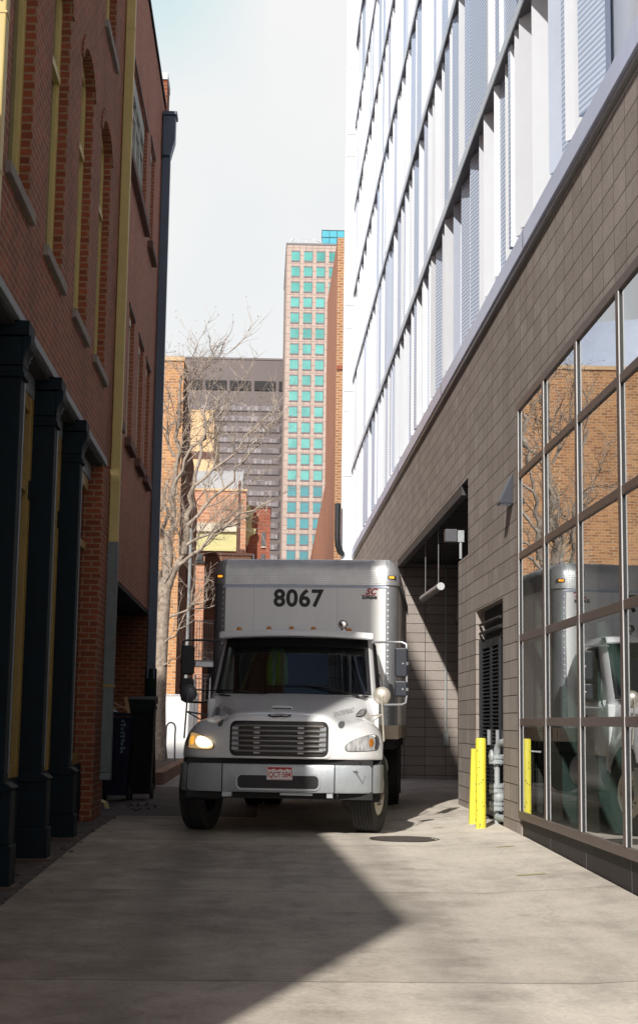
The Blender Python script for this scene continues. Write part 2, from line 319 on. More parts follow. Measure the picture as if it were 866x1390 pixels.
class MB:
    def __init__(s): s.v = []; s.f = []
    def add(s, vs, fs):
        k = len(s.v); s.v += [tuple(p) for p in vs]; s.f += [tuple(i + k for i in f) for f in fs]; return s
    def box(s, x0, x1, y0, y1, z0, z1):
        return s.add([(x0, y0, z0), (x1, y0, z0), (x1, y1, z0), (x0, y1, z0), (x0, y0, z1), (x1, y0, z1), (x1, y1, z1), (x0, y1, z1)],
                     [(0, 3, 2, 1), (4, 5, 6, 7), (0, 1, 5, 4), (1, 2, 6, 5), (2, 3, 7, 6), (3, 0, 4, 7)])
    def obox(s, c, ax, ay, az):
        c, ax, ay, az = map(Vector, (c, ax, ay, az))
        vs = [c + ax * i + ay * j + az * k for k in (-1, 1) for i, j in ((-1, -1), (1, -1), (1, 1), (-1, 1))]
        return s.add(vs, [(0, 3, 2, 1), (4, 5, 6, 7), (0, 1, 5, 4), (1, 2, 6, 5), (2, 3, 7, 6), (3, 0, 4, 7)])
    def quad(s, *p): return s.add(p, [tuple(range(len(p)))])
    def tube(s, pts, r, n=8, cap=True):
        pts = [Vector(p) for p in pts]; rs = r if isinstance(r, (list, tuple)) else [r] * len(pts)
        rings = []; prev = None
        for i, p in enumerate(pts):
            d = (pts[min(i + 1, len(pts) - 1)] - pts[max(i - 1, 0)]).normalized()
            if prev is None:
                a = Vector((0, 0, 1)) if abs(d.z) < .9 else Vector((1, 0, 0)); u = d.cross(a).normalized()
            else: u = (prev - d * prev.dot(d)).normalized()
            prev = u; w = d.cross(u)
            rings.append([p + (u * math.cos(2 * math.pi * j / n) + w * math.sin(2 * math.pi * j / n)) * rs[i] for j in range(n)])
        vs = [q for g in rings for q in g]; fs = []
        for i in range(len(pts) - 1):
            for j in range(n):
                a, b = i * n + j, i * n + (j + 1) % n; fs.append((a, b, b + n, a + n))
        if cap: fs.append(tuple(range(n - 1, -1, -1))); fs.append(tuple((len(pts) - 1) * n + j for j in range(n)))
        return s.add(vs, fs)
    def lathe(s, prof, o, axis='z', n=24, cap=True):
        """prof: (radius, height) along axis"""
        o = Vector(o); vs = []; fs = []
        for r, h in prof:
            for j in range(n):
                a = 2 * math.pi * j / n; c, d = r * math.cos(a), r * math.sin(a)
                q = {'z': (c, d, h), 'x': (h, c, d), 'y': (d, h, c)}[axis]; vs.append(o + Vector(q))
        for i in range(len(prof) - 1):
            for j in range(n):
                a, b = i * n + j, i * n + (j + 1) % n; fs.append((a, b, b + n, a + n))
        if cap: fs.append(tuple(range(n - 1, -1, -1))); fs.append(tuple((len(prof) - 1) * n + j for j in range(n)))
        return s.add(vs, fs)
    def prism(s, poly, frame, depth):
        """poly: 2-D outline; frame=(origin,u,v): extruded by vector depth"""
        o, u, v = map(Vector, frame); d = Vector(depth); k = len(poly)
        a = [o + u * p[0] + v * p[1] for p in poly]; b = [q + d for q in a]
        return s.add(a + b, [tuple(range(k - 1, -1, -1)), tuple(range(k, 2 * k))] + [(i, (i + 1) % k, (i + 1) % k + k, i + k) for i in range(k)])
    def net(s, rows, closed=False):
        n = len(rows[0]); vs = [p for r in rows for p in r]; fs = []
        for i in range(len(rows) - 1):
            for j in range(n if closed else n - 1):
                a, b = i * n + j, i * n + (j + 1) % n; fs.append((a, b, b + n, a + n))
        return s.add(vs, fs)
    def build(s, name, mat, parent=None, label=None, kind=None, smooth=False, bevel=0., sub=0, angle=35, solid=0.):
        org = ORG[parent.name] if parent is not None else Vector((0, 0, 0))
        me = bpy.data.meshes.new(name); me.from_pydata([tuple(Vector(p) - org) for p in s.v], [], s.f); me.validate()
        if smooth:
            me.shade_smooth()
            if not sub: me.set_sharp_from_angle(angle=R(angle))
        me.materials.append(mat)
        o = link(bpy.data.objects.new(name, me))
        if parent is not None: o.parent = parent; ORG[o.name] = org
        if solid: m = o.modifiers.new('solid', 'SOLIDIFY'); m.thickness = solid
        if bevel: m = o.modifiers.new('bevel', 'BEVEL'); m.width = bevel; m.segments = 2; m.limit_method = 'ANGLE'
        if sub: m = o.modifiers.new('sub', 'SUBSURF'); m.levels = sub; m.render_levels = sub
        return props(o, label, None, None, kind)

def structure(name, mb, mat, **kw):
    o = mb.build(name, mat, None, kind='structure', **kw); return o
def single(name, mb, mat, label, cat, group=None, **kw):
    o = mb.build(name, mat, None, **kw); return props(o, label, cat, group)

def wall(mb, axis, c, n, a0, a1, z0, z1, openings, reveal=.2, thick=.5):
    """a wall in the plane axis=c with outward direction n (+1/-1), openings (a0,a1,z0,z1) cut through it to a depth"""
    A = sorted({a0, a1, *[o[0] for o in openings], *[o[1] for o in openings]}); A = [a for a in A if a0 - 1e-6 <= a <= a1 + 1e-6]
    Z = sorted({z0, z1, *[o[2] for o in openings], *[o[3] for o in openings]}); Z = [z for z in Z if z0 - 1e-6 <= z <= z1 + 1e-6]
    P = (lambda a, z, d: (c - n * d, a, z)) if axis == 'x' else (lambda a, z, d: (a, c - n * d, z))
    for i in range(len(A) - 1):
        for j in range(len(Z) - 1):
            m, k = (A[i] + A[i + 1]) / 2, (Z[j] + Z[j + 1]) / 2
            if any(o[0] < m < o[1] and o[2] < k < o[3] for o in openings): continue
            mb.quad(P(A[i], Z[j], 0), P(A[i + 1], Z[j], 0), P(A[i + 1], Z[j + 1], 0), P(A[i], Z[j + 1], 0))
    for o in openings:
        y0, y1, q0, q1 = o[:4]; r = o[4] if len(o) > 4 else reveal
        if r <= 0: continue
        mb.quad(P(y0, q0, 0), P(y0, q1, 0), P(y0, q1, r), P(y0, q0, r)); mb.quad(P(y1, q0, 0), P(y1, q1, 0), P(y1, q1, r), P(y1, q0, r))
        mb.quad(P(y0, q1, 0), P(y1, q1, 0), P(y1, q1, r), P(y0, q1, r))
        if q0 > z0: mb.quad(P(y0, q0, 0), P(y1, q0, 0), P(y1, q0, r), P(y0, q0, r))
    if thick:
        t_ = thick
        mb.quad(P(a0, z1, 0), P(a1, z1, 0), P(a1, z1, t_), P(a0, z1, t_)); mb.quad(P(a0, z0, 0), P(a0, z1, 0), P(a0, z1, t_), P(a0, z0, t_)); mb.quad(P(a1, z0, 0), P(a1, z1, 0), P(a1, z1, t_), P(a1, z0, t_))
    return mb

def text(body, size, mat, parent, name, M4, bold=0., spacing=1., shear=0., xs=1., label=None, bvh=None):
    cu = bpy.data.curves.new(name, 'FONT'); cu.body = body; cu.size = size; cu.align_x = 'CENTER'; cu.align_y = 'CENTER'
    cu.offset = bold; cu.space_character = spacing; cu.shear = shear; cu.extrude = .0015; cu.resolution_u = 4
    tmp = link(bpy.data.objects.new('tmp', cu)); dg = bpy.context.evaluated_depsgraph_get(); me = bpy.data.meshes.new_from_object(tmp.evaluated_get(dg))
    bpy.data.objects.remove(tmp); me.name = name
    for v in me.vertices:
        p = M4 @ Vector((v.co.x * xs, v.co.y, v.co.z))
        if bvh:
            h = bvh.ray_cast(Vector((p.x, p.y - 2, p.z)), Vector((0, 1, 0)))[0]
            if h: p = Vector((p.x, h.y - .006 - v.co.z, p.z))
        v.co = p - ORG[parent.name]
    me.materials.clear(); me.materials.append(mat)
    o = link(bpy.data.objects.new(name, me)); o.parent = parent; ORG[o.name] = ORG[parent.name]
    if label: o['label'] = label
    return o
FRONT = lambda x, y, z: Matrix(((1, 0, 0, x), (0, 0, -1, y), (0, 1, 0, z), (0, 0, 0, 1)))   # text facing -y

# ------------------------------------------------------------------ camera, sun, sky
yaw, pitch, roll = R(2.0077), R(8.780), R(.8186)
f = Vector((math.sin(yaw) * math.cos(pitch), math.cos(yaw) * math.cos(pitch), math.sin(pitch)))
r0 = Vector((math.cos(yaw), -math.sin(yaw), 0)); u0 = r0.cross(f)
rr = r0 * math.cos(roll) + u0 * math.sin(roll); uu = u0 * math.cos(roll) - r0 * math.sin(roll)
cd = bpy.data.cameras.new('camera'); cam = link(bpy.data.objects.new('camera', cd))
m3 = Matrix((rr, uu, -f)).transposed(); cam.matrix_world = Matrix.Translation((0, 0, 1.30)) @ m3.to_4x4()
cd.sensor_fit = 'VERTICAL'; cd.sensor_height = 36; cd.lens = 2150 / 1390 * 36; cd.shift_y = -45 / 1390; cd.clip_end = 4000; cd.clip_start = .05
sc.camera = cam

SUN = Vector((1, 2.9, -2.06)).normalized()
elev = math.asin(-SUN.z); az = math.atan2(-SUN.x, -SUN.y)
sd = bpy.data.lights.new('sun', 'SUN'); sd.energy = 5.3; sd.angle = R(1.0); sd.color = (1, .955, .88)
so = link(bpy.data.objects.new('sun', sd)); so.rotation_euler = SUN.to_track_quat('-Z', 'Y').to_euler(); so.location = (-10, -25, 30)

w = bpy.data.worlds.new('World'); sc.world = w; w.use_nodes = True; nt = w.node_tree; nt.nodes.clear()
def N(t_, **k):
    n = nt.nodes.new(t_)
    for a_, b_ in k.items(): setattr(n, a_, b_)
    return n
L = nt.links.new
sky = N('ShaderNodeTexSky', sky_type='NISHITA'); sky.sun_disc = False; sky.sun_elevation = elev; sky.sun_rotation = az % (2 * math.pi)
tc = N('ShaderNodeTexCoord'); sx = N('ShaderNodeSeparateXYZ'); L(tc.outputs['Generated'], sx.inputs[0])
def MM(op, a_, b_=None, clamp=False):
    n = N('ShaderNodeMath', operation=op); n.use_clamp = clamp
    for i, x in enumerate((a_, b_)):
        if x is None: continue
        if isinstance(x, (int, float)): n.inputs[i].default_value = x
        else: L(x, n.inputs[i])
    return n.outputs[0]
cn = N('ShaderNodeTexNoise'); cn.inputs['Scale'].default_value = 2.6; cn.inputs['Detail'].default_value = 7; cn.inputs['Roughness'].default_value = .6
L(tc.outputs['Generated'], cn.inputs['Vector'])
# a bank of white cloud ahead (towards +Y), broken cloud elsewhere
bank = MM('ADD', MM('MULTIPLY', MM('SUBTRACT', sx.outputs[1], .80), 3.2), MM('MULTIPLY', MM('SUBTRACT', cn.outputs['Fac'], .5), 3.4), True)
loose = MM('MULTIPLY', MM('SUBTRACT', cn.outputs['Fac'], .52), 4., True)
bank2 = MM('ADD', MM('MULTIPLY', MM('SUBTRACT', sx.outputs[1], .75), 9.), .0, True)
haze_fill = MM('MULTIPLY', MM('MULTIPLY', MM('SUBTRACT', .46, sx.outputs[2]), 4., True), MM('MULTIPLY', MM('SUBTRACT', 0., sx.outputs[1]), 3., True))  # bright low band behind the camera, added to fill the truck's shaded front
mask = MM('MAXIMUM', MM('MAXIMUM', MM('MAXIMUM', bank, bank2), haze_fill), MM('MULTIPLY', loose, .32), True)
mx = N('ShaderNodeMix', data_type='RGBA'); L(mask, mx.inputs[0]); L(sky.outputs[0], mx.inputs[6])
STR = .065
cl = N('ShaderNodeMix', data_type='RGBA'); cn2 = N('ShaderNodeTexNoise'); cn2.inputs['Scale'].default_value = 5.; cn2.inputs['Detail'].default_value = 6; L(tc.outputs['Generated'], cn2.inputs['Vector'])
L(MM('MULTIPLY', MM('SUBTRACT', cn2.outputs['Fac'], .35), 3., True), cl.inputs[0]); cl.inputs[6].default_value = (.85 / STR, .88 / STR, .89 / STR, 1); cl.inputs[7].default_value = (.92 / STR, .92 / STR, .92 / STR, 1)
bl = N('ShaderNodeMix', data_type='RGBA'); L(MM('MULTIPLY', MM('MULTIPLY', MM('SUBTRACT', sx.outputs[2], .375), 14., True), MM('MULTIPLY', MM('SUBTRACT', .0, sx.outputs[0]), 16., True)), bl.inputs[0]); L(cl.outputs[2], bl.inputs[6]); bl.inputs[7].default_value = (.60 / STR, .80 / STR, .83 / STR, 1)
ch = N('ShaderNodeMix', data_type='RGBA'); L(haze_fill, ch.inputs[0]); L(bl.outputs[2], ch.inputs[6]); ch.inputs[7].default_value = (2.9 / STR, 2.82 / STR, 2.76 / STR, 1); L(ch.outputs[2], mx.inputs[7])
bg = N('ShaderNodeBackground'); bg.inputs[1].default_value = STR; L(mx.outputs[2], bg.inputs[0])
wo = N('ShaderNodeOutputWorld'); L(bg.outputs[0], wo.inputs[0])
sc.view_settings.view_transform = 'Standard'; sc.view_settings.look = 'None'; sc.view_settings.exposure = 0
try: sc.cycles.max_bounces = 8; sc.cycles.transparent_max_bounces = 12; sc.cycles.sample_clamp_indirect = 6; sc.cycles.use_denoising = True
except Exception: pass

# ------------------------------------------------------------------ ground
def gz(y):
    return 0. if y >= 18.5 else -(18.5 - y) * .0165
def gzx(x, y):
    k = max(0, min(1, (x - 1.9) / 1.1)); up = .07 if y < 19 else .07 + min(1, (y - 19) / 4) * .05
    return gz(y) + k * up
g = MB()
ys = [-300, -60, -12] + [i * 1.5 for i in range(-4, 16)] + [24, 27, 31, 36, 42, 55, 80, 150, 400, 1200, 3000]
xs = [-2500, -300, -60, -14, -6, -2.4, -1.9, 0, 1.9, 2.2, 2.5, 2.8, 3.05, 6, 14, 60, 300, 2500]
g.net([[(x, y, gzx(min(x, 3), max(y, -12)) - .02) for x in xs] for y in ys])
structure('ground', g, M['asphalt'])
g = MB(); ya = [-10] + [i * 1.5 for i in range(-6, 16)] + [24, 27, 31, 35.5, 46]; xa = [-1.93, -1, 0, 1, 1.9, 2.2, 2.5, 2.8, 3.03]
g.net([[(x, y, gzx(x, y)) for x in xa] for y in ya if y <= 22.5]); g.net([[(x, y, gzx(x, y)) for x in xa[2:]] for y in ya if 22.5 <= y <= 46])
g.net([[(x, y, gzx(3, y)) for x in (3.03, 3.6, 4.5)] for y in (23.2, 25, 28, 31, 35.5)])
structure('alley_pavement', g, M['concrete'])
g = MB(); g.net([[(x, y, gz(y) + .004) for x in (-3.2, -1.93)] for y in (-8, 0, 6, 10, 12, 14, 16, 18.5, 22.5)]); structure('dirt_strip', g, M['dirt'])
g = MB(); g.quad((-6, 22.5, .003), (0, 22.5, .003), (0, 32.5, .003), (-6, 32.5, .003)); structure('brick_paving', g, M['paver'])
g = MB(); g.quad((-6, 32.5, .006), (0, 32.5, .006), (0, 60, .006), (-6, 60, .006)); structure('far_pavement', g, M['walk'])
g = MB()
random.seed(3)
for yy, x0, x1 in ((17.2, 2.55, 2.75), (14.6, 2.35, 2.62), (20.2, 2.2, 2.33)):
    g.quad(*[(x, y, gzx(x, y) + .004) for x, y in ((x0, yy), (x1, yy + .03), (x1, yy + .09), (x0, yy + .06))])
g.build('painted_marking', M['faded'], None, kind='structure')

# ------------------------------------------------------------------ near left brick building
XL = -2.15
B1 = empty('brick_building', (XL, 16.5, 0), 'old dark red brick building with yellow sash windows above a dark blue column arcade', 'building')
oc = [(12.52, 13.75), (14.83, 16.1), (17.18, 18.42), (19.38, 20.68)]
ops = []
for a, b_ in oc: ops += [(a, b_, 5.8, 9.05), (a, b_, 10.2, 13.3)]
wm = MB(); wall(wm, 'x', XL, 1, 11.25, 22.3, 4.78, 14.3, ops, .12, 6)
wm.quad((XL, 22.3, 0), (XL - 6, 22.3, 0), (XL - 6, 22.3, 4.78), (XL, 22.3, 4.78))
wm.box(XL - .32, XL, 21.05, 22.297, 0, 4.7)
wm.build('wall', M['brick_old'], B1)
wm = MB(); wm.prism([(2.26, -.3), (11.247, -.3), (11.247, 6.0), (2.26, 6.65)], ((XL - 6, 0, 0), (0, 1, 0), (0, 0, 1)), (6, 0, 0)); wm.build('low_wing', M['brick_old'], B1)  # unseen block, its sloping top shaped to cast the alley's shadow edge
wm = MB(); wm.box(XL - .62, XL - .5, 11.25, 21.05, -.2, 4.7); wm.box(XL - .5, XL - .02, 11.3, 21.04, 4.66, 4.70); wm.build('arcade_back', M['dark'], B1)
wm = MB(); wm.box(XL - .3, XL + .03, 11.25, 21.3, 4.70, 4.79); wm.box(XL - .45, XL - .16, 11.25, 21.05, 4.46, 4.70)
wm.build('lintel', M['lintel'], B1, bevel=.008)
for i, (z0, z1) in enumerate(((5.8, 9.05), (10.2, 13.3))):
    for a, b_ in oc:
        xf = XL - .10
        fr = MB(); fr.box(xf - .06, xf, a, a + .09, z0, z1); fr.box(xf - .06, xf, b_ - .09, b_, z0, z1); fr.box(xf - .06, xf, a + .09, b_ - .09, z0, z0 + .1); fr.box(xf - .06, xf, a + .09, b_ - .09, z1 - .18, z1)
        fr.box(xf - .075, xf + .02, a + .09, b_ - .09, z0 + 2.12, z0 + 2.2); fr.box(xf - .05, xf - .01, a + .09, a + .15, z0 + .1, z1 - .18); fr.box(xf - .05, xf - .01, b_ - .15, b_ - .09, z0 + .1, z1 - .18)
        fr.box(xf - .05, xf - .015, (a + b_) / 2 - .02, (a + b_) / 2 + .02, z0 + .1, z1 - .18)
        wn = fr.build('window', M['yellow_trim'], B1)
        q = MB(); q.quad((xf - .045, a + .09, z0 + .1), (xf - .045, b_ - .09, z0 + .1), (xf - .045, b_ - .09, z1 - .18), (xf - .045, a + .09, z1 - .18)); q.build('pane', M['pane_dark'], wn)
        q = MB(); q.box(XL - .1, XL + .055, a - .1, b_ + .1, z0 - .11, z0 - .002); q.build('sill', M['stone_sill'], wn, bevel=.01)
        # segmental brick arch head filling the corners of the opening
        q = MB(); mid, hw = (a + b_) / 2, (b_ - a) / 2; n_ = 10
        pts = [(mid - hw * math.cos(math.pi * k / n_), z1 - .30 + .28 * math.sin(math.pi * k / n_)) for k in range(n_ + 1)]
        q.prism([(a, z1)] + pts + [(b_, z1)], ((XL - .098, 0, 0), (0, 1, 0), (0, 0, 1)), (.101, 0, 0))
        outer = [(mid - (hw + .14) * math.cos(math.pi * k / n_), z1 - .30 + .44 * math.sin(math.pi * k / n_)) for k in range(n_ + 1)]
        for k in range(n_): q.prism([pts[k], pts[k + 1], outer[k + 1], outer[k]], ((XL + .002, 0, 0), (0, 1, 0), (0, 0, 1)), (.018, 0, 0))
        q.build('arch_head', M['brick_old'], wn)
# arcade columns
for yc in (11.2, 13.40, 15.68, 17.95):
    zb = gz(yc) - .02; x0, x1 = -2.36, -2.10; y1 = yc + .25
    q = MB(); q.box(x0 + .02, x1, yc + .02, y1, .7, 4.26)
    c_ = q.build('column', M['iron'], B1, bevel=.012)
    q = MB(); q.box(x1 - .001, x1 + .006, y1 - .05, y1 + .004, .85, 4.2); q.build('lit_column_edge', M['iron_edge'], c_)  # light on the column's alley face, painted as a paler strip
    q = MB(); q.box(x0 - .03, x1 + .085, yc - .03, y1 + .05, zb, .27); q.box(x0 - .015, x1 + .065, yc - .015, y1 + .03, .27, .72)
    q.prism([(-.05, 0), (.05, 0), (.075, .035), (.05, .08), (-.05, .08), (-.075, .035)], (((x0 + x1) / 2 + .03, yc - .05, .70), ((x1 - x0) / 2 / .05 * .98, 0, 0), (0, 0, 1)), (0, .36, 0))
    q.build('column_base', M['iron'], c_, bevel=.012)
    q = MB(); q.box(x0 - .05, x1 + .12, yc - .07, y1 + .07, zb, zb + .05); q.build('foot_plate', M['rust'], c_, bevel=.01)
    q = MB(); q.box(x0, x1 + .03, yc - .01, y1 + .03, 4.21, 4.25); q.box(x0, x1 + .015, yc, y1 + .02, 4.25, 4.31)
    prof = [(0, 4.31), (.015, 4.31), (.02, 4.38), (.04, 4.44), (.065, 4.47), (.075, 4.51), (.075, 4.57), (0, 4.57)]
    q.prism([(p[0], p[1]) for p in prof], ((x1, yc - .02, 0), (1, 0, 0), (0, 0, 1)), (0, .30, 0)); q.box(x0, x1, yc - .02, y1 + .03, 4.31, 4.56)
    q.box(x0, x1 + .06, yc - .04, y1 + .05, 4.57, 4.698); q.build('capital', M['iron'], c_, bevel=.01)
    q = MB()
    for k in range(4): q.box(x1 + .005 + k * .016, x1 + .018 + k * .016, y1 + .012, y1 + .018, 4.34 + k * .04, 4.55)
    q.build('scroll', M['iron_edge'], c_)
# shopfront bays
for a, b_ in ((11.5, 13.38), (13.7, 15.65), (15.98, 17.92), (18.26, 21.0)):
    xb = XL - .16
    q = MB()
    for y_ in ((a, b_ - .16) if b_ < 20 else (a,)): q.box(xb - .1, xb, y_, y_ + .16, .75, 4.45)
    q.box(xb - .08, xb - .01, a + .16, b_ - .16, 3.5, 3.6); q.box(xb - .08, xb - .01, a + .16, b_ - .16, 4.3, 4.45); q.box(xb - .08, xb - .01, a + .16, b_ - .16, .75, .88)
    fr = q.build('shopfront_frame', M['yellow_paint'], B1, bevel=.006)
    q = MB(); q.quad((xb - .06, a + .16, .88), (xb - .06, b_ - .16, .88), (xb - .06, b_ - .16, 4.3), (xb - .06, a + .16, 4.3)); q.build('pane', M['pane_dark'], fr)
    q = MB(); q.box(xb - .12, xb + .01, a, b_, gz(a) - .03, .748); q.box(xb + .01, xb + .03, a + .12, b_ - .12, .15, .62); q.build('base_panel', M['iron'], fr, bevel=.008)
    q = MB(); q.box(xb, xb + .015, a, a + .16, 3.44, 3.62)
    if b_ < 20: q.box(xb, xb + .015, b_ - .16, b_, 3.44, 3.62)
    q.build('transom_bar', M['iron'], fr)

def downpipe(name, x, y, w_, z0, z1, mat, label, lower=None, zsplit=None, joints=()):
    root = empty(name, (x, y, z0), label, 'drainpipe')
    q = MB(); q.box(x, x + w_, y - w_ * .5, y + w_ * .5, zsplit if zsplit else z0, z1); q.build('pipe', mat, root, bevel=.012)
    if lower:
        q = MB(); q.box(x - .006, x + w_ + .006, y - w_ * .5 - .006, y + w_ * .5 + .006, z0 + .1, zsplit + .01)
        q.prism([(0, 0), (w_ + .012, 0), (w_ + .012, .1), (0, .1)], ((x - .006, y - w_ * .5 - .03, z0), (1, 0, 0), (0, .2, 1)), (0, w_ + .05, 0)); q.build('lower_pipe', lower, root, bevel=.01)
    q = MB()
    pass
    for z in joints:
        q = MB(); q.box(x - .004, x + w_ + .006, y - w_ * .5 - .006, y + w_ * .5 + .006, z, z + .018); q.build('joint_band', mat, root)
    return root
p = downpipe('drainpipe', XL + .005, 22.05, .135, .5, 14.2, M['yellow_trim'], 'tall square yellow drainpipe with a grey foot at the end of the arcade', M['galv_dark'], 3.75, (4.6, 6.3, 8.1, 9.9, 11.3))
q = MB(); q.box(XL, XL + .155, 21.96, 22.135, 1.75, 1.79); q.build('strap', M['yellow_paint'], p)
p = downpipe('drainpipe', -2.14, 11.33, .15, 3.9, 9.5, M['yellow_trim'], 'near yellow drainpipe, sunlit above and shaded below, cut by the top left corner', None, None, (5.3, 6.52))
q = MB()
for dx, dz in ((.03, 6.62), (.11, 6.62), (.07, 6.35)): q.lathe([(.007, 0), (.007, .006)], (-2.14 + dx, 11.245, dz), 'y', 8)
q.build('rivet', M['steel_dark'], p)

# ------------------------------------------------------------------ second left building, smooth red brick over a recess
X2 = -2.2
B2 = empty('brick_building', (X2, 27, 0), 'taller smooth red brick building with a dark drive-under recess, behind the yellow drainpipe', 'building')
ops2 = [(22.75, 27.2, 9.95, 11.75), (28.05, 29.1, 9.95, 11.9), (22.55, 23.5, 5.72, 7.65), (24.75, 25.75, 5.72, 7.85), (26.75, 27.8, 5.72, 7.85), (28.55, 29.55, 5.72, 7.85)]
q = MB(); wall(q, 'x', X2, 1, 22.31, 31.3, 3.42, 13.85, ops2, .14, 8)
q.quad((X2, 22.31, 3.42), (X2, 31.3, 3.42), (X2 - 5.6, 31.3, 3.42), (X2 - 5.6, 22.31, 3.42))
q.build('wall', M['brick_red'], B2)
q = MB(); q.box(X2 - 5.6, X2 + .04, 31.31, 32.1, 0, 14.45); q.build('end_pier', M['brick_old'], B2)
q = MB(); q.box(X2 - .4, X2 + .05, 31.28, 32.14, 14.452, 14.6); q.build('coping', M['galv'], B2)
q = MB(); q.box(X2 - .3, X2 + .035, 22.31, 31.27, 13.852, 13.93); q.build('roof_edge', M['iron'], B2)
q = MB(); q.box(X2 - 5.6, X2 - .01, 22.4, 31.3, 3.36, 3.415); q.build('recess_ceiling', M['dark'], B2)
q = MB(); q.box(X2 - 5.2, X2 - 5, 22.31, 31.3, 0, 3.36); q.build('recess_back', M['brick_brown'], B2)
for i, (a, b_, z0, z1) in enumerate(ops2):
    big = i == 0; xf = X2 - .07; m_ = M['shutter'] if i < 2 else M['cream']
    q = MB(); q.box(xf - .05, xf, a, a + .1, z0, z1); q.box(xf - .05, xf, b_ - .1, b_, z0, z1); q.box(xf - .05, xf + .02, a + .1, b_ - .1, z1 - (.3 if big else .12), z1); q.box(xf - .05, xf, a + .1, b_ - .1, z0, z0 + .1)
    if big:
        for k in range(1, 5): yk = a + (b_ - a) * k / 5; q.box(xf - .05, xf + .015, yk - .06, yk + .06, z0 + .1, z1 - .3)
        for k in range(5): q.box(xf - .05, xf + .008, a + (b_ - a) * k / 5 + .1, a + (b_ - a) * (k + 1) / 5 - .1, z0 + 1.2, z0 + 1.28)
    wn = q.build('window', m_, B2)
    q = MB(); q.quad((xf - .03, a + .1, z0 + .1), (xf - .03, b_ - .1, z0 + .1), (xf - .03, b_ - .1, z1 - .1), (xf - .03, a + .1, z1 - .1)); q.build('pane', M['shutter'] if big else M['pane_dark'], wn)
    q = MB(); q.box(X2 - .08, X2 + .1, a - .12, b_ + .12, z0 - .14, z0 - .002); q.build('sill', M['brownstone'], wn, bevel=.01)
    q = MB(); q.box(X2 - .08, X2 + .012, a - .1, b_ + .1, z1 + .002, z1 + .06); q.build('lintel', M['iron'], wn)
bp = empty('drainpipe', (-2.11, 30.9, 0), 'slate blue drainpipe with a hopper head at the far corner of the red brick building', 'drainpipe')
q = MB(); q.box(-2.185, -2.02, 30.8, 30.98, 2.1, 12.75); q.build('pipe', M['blue_pipe'], bp, bevel=.012)
q = MB(); q.prism([(-.0825, 0), (.0825, 0), (.17, .35), (.17, .85), (-.0825, .85)], ((-2.1025, 30.72, 12.6), (1, 0, 0), (0, 0, 1)), (0, .34, 0)); q.box(-2.19, -1.9, 30.68, 31.1, 13.45, 13.53); q.build('hopper_head', M['blue_pipe'], bp, bevel=.012)
q = MB(); q.tube([(-2.1, 30.9, 2.3), (-2.1, 30.9, .9), (-2.08, 30.88, 0.02)], [.11, .12, .13], 14); q.build('lower_pipe', M['cart_green'], bp, smooth=True)

# ------------------------------------------------------------------ trash carts and litter by the recess
def cart(x, y, w_, d_, h_, m_body, m_lid, label):
    root = empty('trash_cart', (x, y, 0), label, 'trash cart', 'trash carts in the recess')
    q = MB(); t_ = .82
    rows = []
    for z, k in ((.10, t_), (h_ * .55, .93), (h_ - .06, 1.), (h_ - .05, 1.06), (h_, 1.06)):
        rows.append([(x - w_ / 2 * k, y - d_ / 2 * k, z), (x + w_ / 2 * k, y - d_ / 2 * k, z), (x + w_ / 2 * k, y + d_ / 2 * k, z), (x - w_ / 2 * k, y + d_ / 2 * k, z)])
    q.net(rows, True); q.quad(*rows[0][::-1])
    for k in (-.3, 0, .3): q.box(x + k * w_ - .015, x + k * w_ + .015, y - d_ / 2 - .005, y - d_ / 2 * .9, .25, h_ * .8)
    q.build('body', m_body, root, bevel=.02)
    for s_ in (-1, 1):
        q = MB(); q.lathe([(.04, -.03), (.12, -.03), (.125, 0), (.12, .03), (.04, .03)], (x + s_ * w_ * .42, y + d_ * .34, .125), 'x', 16); q.build('wheel', M['rubber'], root, smooth=True)
    return root
c1 = cart(-2.33, 26.6, .46, .62, 1.36, M['cart_navy'], M['cart_navy'], 'navy wheeled cart with pale scribble on its front and cardboard poking out')
q = MB(); q.prism([(-.25, 0), (.25, 0), (.25, .05), (-.25, .09)], ((-2.33, 26.26, 1.37), (1, 0, 0), (0, 0, 1)), (0, .07, 0)); q.build('rim', M['cart_navy'], c1)
q = MB(); rnd.seed(4)
for k in range(9):
    z = .78 + k * .062; q.box(-2.25 + rnd.uniform(-.012, .012), -2.25 + rnd.uniform(.03, .085), 26.275, 26.281, z, z + rnd.uniform(.012, .04)); q.box(-2.25 + rnd.uniform(0, .06), -2.235 + rnd.uniform(.02, .06), 26.274, 26.280, z + .01, z + .055)
q.build('scribble', M['pale_ink'], c1)
c2 = cart(-1.97, 27.2, .42, .60, 1.56, M['cart_black'], M['cart_green'], 'black wheeled cart with a dark green closed lid, nearest the alley')
q = MB(); rows = [[(-2.2, 26.86, z0), (-1.74, 26.86, z0), (-1.74, 27.54, z1), (-2.2, 27.54, z1)] for z0, z1 in ((1.565, 1.6), (1.66, 1.72))]; q.net(rows, True); q.quad(*rows[1]); q.quad(*rows[0][::-1])
q.box(-2.18, -1.76, 26.86, 26.90, 1.45, 1.565); q.build('lid', M['cart_green'], c2, bevel=.015)
q = MB(); q.tube([(-2.15, 27.56, 1.5), (-2.15, 27.64, 1.52), (-1.79, 27.64, 1.52), (-1.79, 27.56, 1.5)], .016, 8); q.build('handle', M['cart_black'], c2)
q = MB(); q.obox((-2.40, 26.55, 1.50), (.17, 0, .03), (0, .12, 0), (-.02, 0, .012)); q.obox((-2.28, 26.5, 1.53), (.12, 0, -.06), (0, .11, 0), (.005, 0, .01)); single('cardboard_box', q, M['cardboard'], 'crushed brown cardboard sticking out of the navy cart', 'cardboard')
